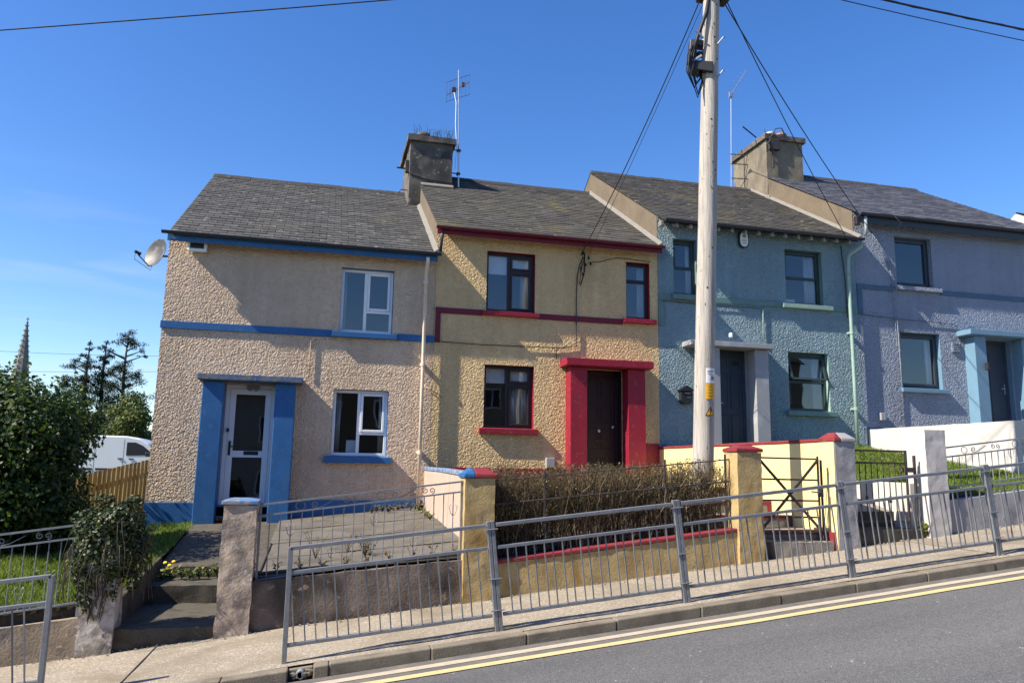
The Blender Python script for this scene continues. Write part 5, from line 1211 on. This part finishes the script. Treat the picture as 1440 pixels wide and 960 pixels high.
# sparse conifers
def conifer(label, x, y, z, h, clumps, seed):
    t = thing('conifer', label, 'conifer', (x,y,z), 'ragged conifers on the skyline'); g = random.Random(seed)
    clumps = [(x+(a-x)*1.22+g.gauss(0,.07), b+g.gauss(0,.12), c) for a, b, c in clumps]
    mb = MB(); mb.tube([(x,y,z-.3),(x+.05,y,z+h*.4),(x-.04,y,z+h*.75),(x+.03,y,z+h)], [.2,.15,.09,.02], 7)
    for cx, cz, r in clumps:
        zz = max(z+1, cz-r*.5-abs(cx-x)*.35); mb.tube([(x,y,min(zz,z+h*.97)),((x+cx)/2,y,(zz+cz)/2),(cx,y,cz)], [.07,.045,.02], 5)
    obj('trunk', mb, M['bark'], t, smooth=True)
    bl = []
    for cx, cz, r in clumps:
        for k in range(6): bl.append((cx+g.gauss(0,r*.6),y+g.gauss(0,r*.6),cz+g.gauss(0,r*.35),r*g.uniform(.7,1.15),r*.9,r*g.uniform(.45,.85)))
    n = 460*len(clumps); C, Nn = blob_points(bl, n, .1); Nn = RNG.normal(size=C.shape)+np.array([0,0,.6])
    leafmesh('needles', C, Nn, RNG.uniform(.08,.17,n), np.clip(RNG.normal(.45,.22,n),0,1), M['leaf_con'], t, asp=.4)
conifer('tallest ragged conifer with a flat clump on top nearest the pink house', -13.85, 60, -.3, 9.45,
    [(-13.9,8.9,.42),(-13.6,8.75,.42),(-14.2,8.45,.36),(-13.3,8.35,.34),(-13.7,8.4,.35),(-12.95,7.6,.2),(-13.05,7.85,.2),(-14.75,7.65,.22),(-14.6,7.35,.15),(-13.9,6.9,.3),(-14.2,6.55,.4),(-13.2,6.3,.4),(-13.7,6.2,.5),(-14.6,6.1,.5),(-12.95,5.6,.45),(-14.9,5.5,.5),(-13.5,5.4,.6),(-14.3,5.2,.6),(-12.9,4.7,.5),(-13.8,4.5,.7),(-14.9,4.4,.6),(-13.2,3.8,.7),(-14.5,3.5,.8)], 1)
conifer('thin ragged conifer left of the two skyline neighbours', -16.3, 60, -.6, 9.1,
    [(-16.4,8.3,.14),(-16.2,7.8,.2),(-16.6,7.45,.26),(-16.9,7.1,.22),(-16.2,7.0,.3),(-17.0,6.6,.35),(-16.4,6.4,.35),(-17.35,6.0,.38),(-16.7,5.7,.45),(-16.1,5.8,.3),(-17.3,5.2,.45),(-16.4,4.9,.5),(-17.0,4.4,.5),(-16.2,4.1,.5)], 2)
conifer('slender ragged conifer standing in the middle of the skyline three', -15.35, 60.5, -.5, 9.1,
    [(-15.3,8.3,.15),(-15.4,7.85,.22),(-15.1,7.5,.3),(-15.6,7.2,.26),(-15.2,6.9,.3),(-15.8,6.6,.3),(-15.0,6.4,.3),(-15.4,6.0,.42),(-15.9,5.6,.4),(-15.1,5.4,.45),(-15.5,4.8,.5),(-15.0,4.4,.5)], 3)
# church spire
t = thing('church_spire', 'tall grey stone church spire with crockets beyond the shrub', 'church spire', (-40.8,120,-2))
def octo(r, z, cx=-40.85): return [(cx+r*math.cos(PI/8+k*PI/4),120+r*math.sin(PI/8+k*PI/4),z) for k in range(8)]
mb = MB(); zb, zt = 8.0, 18.9; vs = octo(1.42,zb,-40.95)+octo(.10,zt); mb.add(vs,[(k,(k+1)%8,(k+1)%8+8,k+8) for k in range(8)]+[tuple(range(8,16))]); sp = obj('spire', mb, M['stone_far'], t)
mb = MB()
for k in range(8):
    for i in range(15):
        f = (i+.5)/15; r = 1.42+(.10-1.42)*f+.06; a = PI/8+k*PI/4; z = zb+(zt-zb)*f; x = -40.93+.06*f+r*math.cos(a); y = 120+r*math.sin(a); s = .065; mb.box(x-s,x+s,y-s,y+s,z-s*.6,z+s)
obj('crocket', mb, M['stone_far'], sp)
mb = MB(); mb.lathe((-40.85,120,18.85),[(.08,0),(.2,.12),(.06,.25),(.05,.9)],8); mb.box(-41.05,-40.65,119.95,120.05,19.4,19.5); obj('finial', mb, M['stone_far'], sp)
mb = MB(); mb.box(-42.6,-39.3,118.4,121.6,-6,7.6); mb.box(-42.8,-39.1,118.2,121.8,7.6,8.0); obj('tower', mb, M['stone_far'], t)

# ---------------------------------------------------------------- satellite dish, aerials
t = thing('satellite_dish', 'grey satellite dish with its arm bracketed to the corner of the pink house', 'satellite dish', (-3.05,15.1,3.83))
ax = Vector((-.68,-.70,.22)).normalized(); c = Vector((-3.24,15.46,3.93))
prof = [(.001,-.07)]+[(r,-.07+.075*(r/.31)**2) for r in (.08,.16,.24,.29)]+[(.298,-.002),(.29,-.014)]+[(r,-.082+.075*(r/.31)**2) for r in (.24,.16,.08)]+[(.001,-.082)]
mb = MB(); mb.lathe(c, prof, 32, ax); obj('reflector', mb, M['dish'], t, smooth=True)
dn = Vector((0,0,-1)); dn = (dn-ax*dn.dot(ax)).normalized(); foot = c+dn*.27-ax*.02; lnb = c+ax*.33+dn*.17
mb = MB(); mb.tube([foot, foot+dn*.04+ax*.05, lnb-ax*.02+dn*.03], .011, 6); obj('arm', mb, M['dish'], t)
mb = MB(); mb.lathe(lnb, [(.02,.06),(.028,.05),(.028,-.03),(.036,-.035),(.036,-.06)], 12, ax); mb.tube([lnb+ax*.03+dn*.03, lnb+dn*.14+ax*.02, foot+dn*.1, foot], .005, 5); obj('lnb', mb, M['black'], t)
mb = MB(); mb.tube([c-ax*.08,c-ax*.16,(-3.05,15.58,3.90),(-2.93,15.58,3.90)], .02, 8); mb.box(-2.935,-2.92,15.50,15.66,3.80,4.00); mb.lathe(c-ax*.09,[(.07,0),(.07,.02)],10,ax); obj('wall_bracket', mb, M['black'], t)
def rods(mb, p, d, spec, r=.006):
    """short rods across a boom: spec of (offset along boom, half length)"""
    side = Vector((d.y,-d.x,0)).normalized()
    for o_, hl in spec: mb.tube([p+d*o_-side*hl, p+d*o_+side*hl], r, 4)
t = thing('tv_aerial', 'tall television aerial on a steel mast strapped to the sooty chimney', 'aerial', (3.02,18.35,7.0))
mb = MB(); mb.tube([(3.06,18.35,6.95),(2.98,18.35,10.12)], .021, 8); obj('mast', mb, M['steel'], t)
mb = MB(); mb.tube([(2.74,18.72,9.58),(3.20,18.05,9.66)], .012, 5); d = (Vector((3.20,18.05,9.66))-Vector((2.74,18.72,9.58))).normalized(); p = Vector((2.74,18.72,9.58))
for o_ in (0,.12,.22,.34,.48,.6,.74): mb.tube([p+d*o_+Vector((0,0,-.11)), p+d*o_+Vector((0,0,.11))], .005, 4)
for dz in (-.27,.27):
    mb.tube([(2.70,18.62,9.60+dz),(3.24,18.10,9.63+dz)], .007, 4)
    for k in range(7): q = Vector((2.72,18.60,9.6)).lerp(Vector((3.22,18.12,9.63)), k/6); mb.tube([q, q+Vector((0,0,dz))], .0025, 3)
mb.box(2.83,2.93,18.4,18.48,9.56,9.66); mb.box(3.05,3.12,18.2,18.27,9.62,9.72); obj('antenna', mb, M['iron'], t)
mb = MB(); mb.tube([(2.88,18.38,9.5),(2.93,18.33,9.2),(2.93,18.33,8.6),(2.98,18.33,8.0),(2.95,18.33,7.4)], .008, 4); obj('lead', mb, M['sign_white'], t)
for z in (7.30,7.92): mb = MB(); mb.bar((2.85,18.33,z),(3.10,18.33,z),.03,.02); mb.box(3.0,3.08,18.31,18.40,z-.03,z+.03); obj('bracket', mb, M['iron'], t)
t = thing('tv_aerial', 'slim television aerial standing behind the pale cement chimney', 'aerial', (11.42,19.5,8.0))
mb = MB(); mb.tube([(11.42,19.55,7.9),(11.49,19.5,11.25)], .022, 8); obj('mast', mb, M['steel'], t)
mb = MB(); p = Vector((11.45,19.5,11.15)); d = Vector((.12,-.25,.28)).normalized(); mb.tube([p-d*.1,p+d*.85], .011, 5); rods(mb, p, d, ((0,.32),(.14,.26),(.28,.24),(.42,.22),(.56,.2),(.7,.18),(.82,.17)), .004); mb.box(11.41,11.51,19.44,19.52,11.1,11.26); obj('antenna', mb, M['steel'], t)
for z in (8.55,9.0,9.3): mb = MB(); mb.bar((11.42,19.52,z),(11.92,19.4,z-.02),.022); obj('bracket', mb, M['iron'], t)

# ---------------------------------------------------------------- timber pole
PX = lambda z: 5.245+(z-.2)*.0455
PY = 9.95; PR = lambda z: .146-.003*z
t = thing('utility_pole', 'tall weathered timber utility pole rising out of the twig hedge', 'utility pole', (PX(-1.2),PY,-1.2))
mb = MB(); zs = [-1.3+i*.25 for i in range(38)]; mb.tube([(PX(z)+.006*noise.noise((z,0,0)),PY,z) for z in zs], [PR(z)*(1+.02*noise.noise((z*.9,3,0))) for z in zs], 28); obj('shaft', mb, M['pole'], t, smooth=True)
def curved(name, z0, z1, w, dx, off, mat, parent):
    mb = MB(); n = 8; vs = []
    for z in (z0, z1):
        for i in range(n+1):
            a = (dx+w*(i/n-.5))/PR(z); vs.append((PX(z)+(PR(z)+off)*math.sin(a), PY-(PR(z)+off)*math.cos(a), z))
    mb.add(vs, [(i,i+1,i+n+2,i+n+1) for i in range(n)]); o = obj(name, mb, mat, parent); m = o.modifiers.new('thick','SOLIDIFY'); m.thickness = .003; m.offset = -1 if False else 1; return o
DXS = .022
s1 = curved('number_plate', 1.215, 1.43, .145, DXS, .004, M['sign_white'], t)
s2 = curved('yellow_plate', .99, 1.205, .145, DXS+.002, .005, M['sign_yellow'], t)
curved('metal_tag', .93, .975, .07, DXS+.01, .004, M['galv'], t)
curved('metal_tag', .62, .72, .055, DXS+.01, .004, M['galv'], t)
def onpole(pts, off):
    """flat outline (u across, z) laid round the shaft"""
    return [(PX(z)+(PR(z)+off)*math.sin((DXS+u)/PR(z)), PY-(PR(z)+off)*math.cos((DXS+u)/PR(z)), z) for u, z in pts]
def polepatch(mb, rect, off):
    u0,u1,z0,z1 = rect; n = 4; vs = onpole([(u0+(u1-u0)*i/n, z0) for i in range(n+1)], off)+onpole([(u0+(u1-u0)*i/n, z1) for i in range(n+1)], off)
    mb.add(vs, [(i,i+1,i+n+2,i+n+1) for i in range(n)])
def tri(cz, s): return [(-s,cz-s*.58),(s,cz-s*.58),(0,cz+s*1.15)]
def inner(P, k): cx = sum(p[0] for p in P)/3; cz = sum(p[1] for p in P)/3; return [(cx+(p[0]-cx)*k, cz+(p[1]-cz)*k) for p in P]
def tripatch(mb, P, off, n=6):
    vs = []; fs = []
    a, b, c = P
    for j in range(n+1):
        l = (a[0]+(c[0]-a[0])*j/n, a[1]+(c[1]-a[1])*j/n); r = (b[0]+(c[0]-b[0])*j/n, b[1]+(c[1]-b[1])*j/n)
        for i in range(n+1): vs.append((l[0]+(r[0]-l[0])*i/n, l[1]))
    for j in range(n):
        for i in range(n): fs.append((j*(n+1)+i,j*(n+1)+i+1,(j+1)*(n+1)+i+1,(j+1)*(n+1)+i))
    mb.add(onpole(vs, off), fs)
mb = MB(); tripatch(mb, tri(.80,.075), .004); w_ = obj('warning_triangle', mb, M['black'], t)
mb = MB(); tripatch(mb, inner(tri(.80,.075),.76), .006); obj('triangle_face', mb, M['sign_yellow'], w_)
mb = MB(); bolt = [(.006,.875),(-.014,.805),(.0,.81),(-.008,.77),(.016,.825),(.003,.82),(.014,.872)]; mb.add(onpole(bolt,.009), [(0,1,2),(2,3,4),(4,5,6),(0,2,5),(2,4,5),(0,5,6)]); obj('lightning_bolt', mb, M['black'], w_)
# digits and small print, stroke by stroke
SEG = {'3':[(0,1,1,1),(1,1,1,.5),(.3,.5,1,.5),(1,.5,1,0),(0,0,1,0)], '0':[(0,0,1,0),(1,0,1,1),(1,1,0,1),(0,1,0,0)]}
mb = MB()
for ch, ox in (('3',-.005),('0',.032)):
    for a,b,c_,d_ in SEG[ch]:
        k = .0045; W_, H_ = .022, .042; u0,u1 = sorted((ox+a*W_, ox+c_*W_)); z0,z1 = sorted((1.265+b*H_, 1.265+d_*H_)); polepatch(mb,(u0-k,u1+k,z0-k,z1+k),.0085)
polepatch(mb,(-.055,.05,1.385,1.392),.0085); polepatch(mb,(-.055,.03,1.37,1.375),.0085); polepatch(mb,(-.05,.01,1.345,1.352),.0085); polepatch(mb,(-.03,.045,1.33,1.335),.0085)
obj('lettering', mb, M['black'], s1)
mb = MB()
for z in (1.165,1.12,1.075,1.03): polepatch(mb,(-.04,.04,z,z+.006),.009)
obj('lettering', mb, M['iron'], s2)
mb = MB()
for z, u in ((7.1,.03),(6.55,.0),(5.2,-.03),(4.4,.05),(3.2,.02),(6.2,.06),(2.6,-.05)): mb.add(onpole([(u+.014*math.cos(a)-DXS,z+.016*math.sin(a)) for a in lin(0,2*PI,10)[:-1]],.0025),[tuple(range(9))])
obj('bolt_hole', mb, M['black'], t)
for z in (6.5,5.95): mb = MB(); mb.tube([(PX(z)+.05,PY-.13,z-.06),(PX(z)+.11,PY-.2,z+.02),(PX(z)+.15,PY-.17,z+.04)], .012, 6); obj('step_iron', mb, M['galv'], t)
mb = MB(); cx = 5.30
mb.hexa([(cx-.14,PY-.05,6.02),(cx+.16,PY-.20,5.93),(cx+.26,PY+.1,5.98),(cx-.04,PY+.22,6.05),(cx-.14,PY-.05,6.16),(cx+.16,PY-.20,6.10),(cx+.26,PY+.1,6.15),(cx-.04,PY+.22,6.2)])
mb.hexa([(cx-.16,PY-.02,6.15),(cx-.06,PY-.08,6.13),(cx-.0,PY+.1,6.15),(cx-.1,PY+.16,6.18),(cx-.12,PY-.02,6.52),(cx-.02,PY-.08,6.5),(cx+.04,PY+.1,6.5),(cx-.06,PY+.16,6.53)])
mb.box(cx+.0,cx+.25,PY-.02,PY+.12,6.44,6.54); mb.box(cx+.02,cx+.22,PY,PY+.1,6.3,6.36); obj('junction_box', mb, M['black'], t, bevel=.012)
mb = MB(); mb.bar((cx-.15,PY-.06,6.10),(cx+.0,PY-.14,6.20),.03,.03); mb.bar((cx-.06,PY-.1,6.62),(cx+.05,PY-.12,6.50),.025); obj('box_strap', mb, M['galv'], t)
mb = MB(); mb.tube([(5.50,PY-.08,7.3),(5.42,PY-.10,6.95),(5.28,PY-.08,6.55),(5.22,PY-.05,6.3)], .03, 7)
for k in range(9):
    a0 = random.uniform(0,1); w = random.uniform(.10,.19); dp = random.uniform(.15,.50); x0_ = 5.20+random.uniform(-.03,.1)
    mb.tube([(x0_-.02,PY-.05,6.4),(x0_-w*.7,PY-.06-a0*.06,6.2),(x0_-w*.75,PY-.08,6.1-dp*.5),(x0_-w*.1,PY-.08,6.02-dp),(x0_+w*.6,PY-.05,6.08-dp*.6),(x0_+w*.5,PY,6.1)], .009, 5)
obj('cable_coil', mb, M['cable'], t, smooth=True)
mb = MB(); mb.box(PX(7.3)-.19,PX(7.3)+.20,PY-.17,PY+.17,7.27,7.33); mb.box(PX(7.4)+.12,PX(7.4)+.26,PY-.1,PY+.1,7.22,7.42); obj('collar', mb, M['black'], t, bevel=.02)

# ---------------------------------------------------------------- overhead wires
def cat_wire(label, a, b, sag, r=.008, n=24, twist=False):
    a = Vector(a); b = Vector(b); mb = MB(); pts = [a.lerp(b,i/n)-Vector((0,0,4*sag*(i/n)*(1-i/n))) for i in range(n+1)]
    mb.tube(pts, r, 6)
    if twist: mb.tube([p+Vector((0,.01*math.sin(i*2.1),.012*math.cos(i*2.1))) for i, p in enumerate(pts)], r*.8, 6)
    o = obj('overhead_wire', mb, M['cable'], None, smooth=True); return tag(o, label, 'overhead wire')
cat_wire('long overhead wire crossing the sky at the upper left', (5.60,9.95,7.75), (-14.5,11.7,3.72), .12, .009)
cat_wire('thick twisted overhead cable at the upper right corner', (5.66,9.95,7.95), (28,10.2,8.6), .42, .017, 60, True)
cat_wire('thin overhead wire below the twisted cable at the upper right', (5.66,9.95,7.80), (28,10.2,8.2), .42, .008)
cat_wire('drop wire from the pole to the insulators on the ochre house', (5.42,9.90,7.36), (5.17,14.93,4.50), .16, .010)
cat_wire('thin second drop wire from the pole to the ochre house', (5.50,9.90,7.36), (5.30,14.93,4.42), .05, .005)
cat_wire('drop wire from the pole to the eaves of the lavender house', (5.75,9.95,7.30), (12.42,14.96,5.58), .12, .009)
cat_wire('drop wire from the pole to the eaves of the teal house', (5.80,9.95,7.34), (11.55,14.70,5.22), .10, .008)
cat_wire('distant power line between the conifers and the pink house', (-60,150,18.5), (10,150,22), 1.2, .03)
cat_wire('lower distant power line between spire and conifers', (-75,140,13.5), (10,150,19), 1.0, .03)

# ---------------------------------------------------------------- sky and sun
W = D.worlds.new('World'); SC.world = W; W.use_nodes = True; t = W.node_tree
EL, AZ = math.radians(43), math.radians(10)
sd = Vector((-math.cos(EL)*math.cos(AZ), -math.cos(EL)*math.sin(AZ), math.sin(EL)))      # towards the sun
sky = nd(t, 'ShaderNodeTexSky'); sky.sky_type = 'NISHITA'; sky.sun_disc = False; sky.sun_elevation = EL; sky.sun_rotation = math.atan2(sd.x, sd.y)
sky.air_density = 1.0; sky.dust_density = .3; sky.ozone_density = 3.0; sky.altitude = 0
tc = nd(t, 'ShaderNodeTexCoord'); sx = nd(t, 'ShaderNodeSeparateXYZ'); t.links.new(tc.outputs['Generated'], sx.inputs[0])
mp = nd(t, 'ShaderNodeMapping'); mp.inputs['Scale'].default_value = (2.2,2.2,16); t.links.new(tc.outputs['Generated'], mp.inputs[0])
n = nd(t, 'ShaderNodeTexNoise', Scale=1.6, Detail=6., Distortion=.6); t.links.new(mp.outputs[0], n.inputs['Vector'])
r1 = nd(t, 'ShaderNodeMapRange'); r1.inputs['From Min'].default_value=.50; r1.inputs['From Max'].default_value=.78; r1.inputs['To Max'].default_value=.5; t.links.new(n.outputs['Fac'], r1.inputs['Value'])
r2 = nd(t, 'ShaderNodeMapRange'); r2.inputs['From Min'].default_value=.34; r2.inputs['From Max'].default_value=.10; t.links.new(sx.outputs['Z'], r2.inputs['Value'])
r3 = nd(t, 'ShaderNodeMapRange'); r3.inputs['From Min'].default_value=-.02; r3.inputs['From Max'].default_value=-.25; t.links.new(sx.outputs['X'], r3.inputs['Value'])
m1 = nd(t, 'ShaderNodeMath', operation='MULTIPLY'); m2 = nd(t, 'ShaderNodeMath', operation='MULTIPLY')
t.links.new(r1.outputs[0], m1.inputs[0]); t.links.new(r2.outputs[0], m1.inputs[1]); t.links.new(m1.outputs[0], m2.inputs[0]); t.links.new(r3.outputs[0], m2.inputs[1])
hs = nd(t, 'ShaderNodeHueSaturation', Saturation=1.28, Value=1.56); hs.inputs['Hue'].default_value=.511; t.links.new(sky.outputs[0], hs.inputs['Color'])
skc = mixc(t, m2.outputs[0], hs.outputs[0], (5.5,6.2,7.0))
bg = t.nodes['Background']; t.links.new(skc, bg.inputs['Color']); bg.inputs['Strength'].default_value = .072
L = D.lights.new('sun', 'SUN'); L.energy = 5.0; L.angle = math.radians(.5); L.color = (1,.915,.79)
so = D.objects.new('sun', L); so.rotation_euler = sd.to_track_quat('Z','Y').to_euler(); COL.objects.link(so)

# ---------------------------------------------------------------- camera
cam = D.cameras.new('camera'); co = D.objects.new('camera', cam); COL.objects.link(co); SC.camera = co
p, r, y = (math.radians(a) for a in (9.276, -.968, 13.838))
rt = Vector((math.cos(y),-math.sin(y),0)); f0 = Vector((math.sin(y),math.cos(y),0)); up = Vector((0,0,1))
fw = f0*math.cos(p)+up*math.sin(p); u = up*math.cos(p)-f0*math.sin(p)
R_ = rt*math.cos(r)-u*math.sin(r); U_ = u*math.cos(r)+rt*math.sin(r)
co.matrix_world = Matrix(((R_.x,U_.x,-fw.x,0),(R_.y,U_.y,-fw.y,0),(R_.z,U_.z,-fw.z,0),(0,0,0,1)))
cam.sensor_width = 36; cam.lens = 1081/1440*36; cam.clip_end = 3000; cam.clip_start = .05

vs_ = SC.view_settings; vs_.view_transform = 'Standard'; vs_.look = 'None'; vs_.exposure = 0.95; vs_.gamma = 1.0; vs_.use_curve_mapping = False
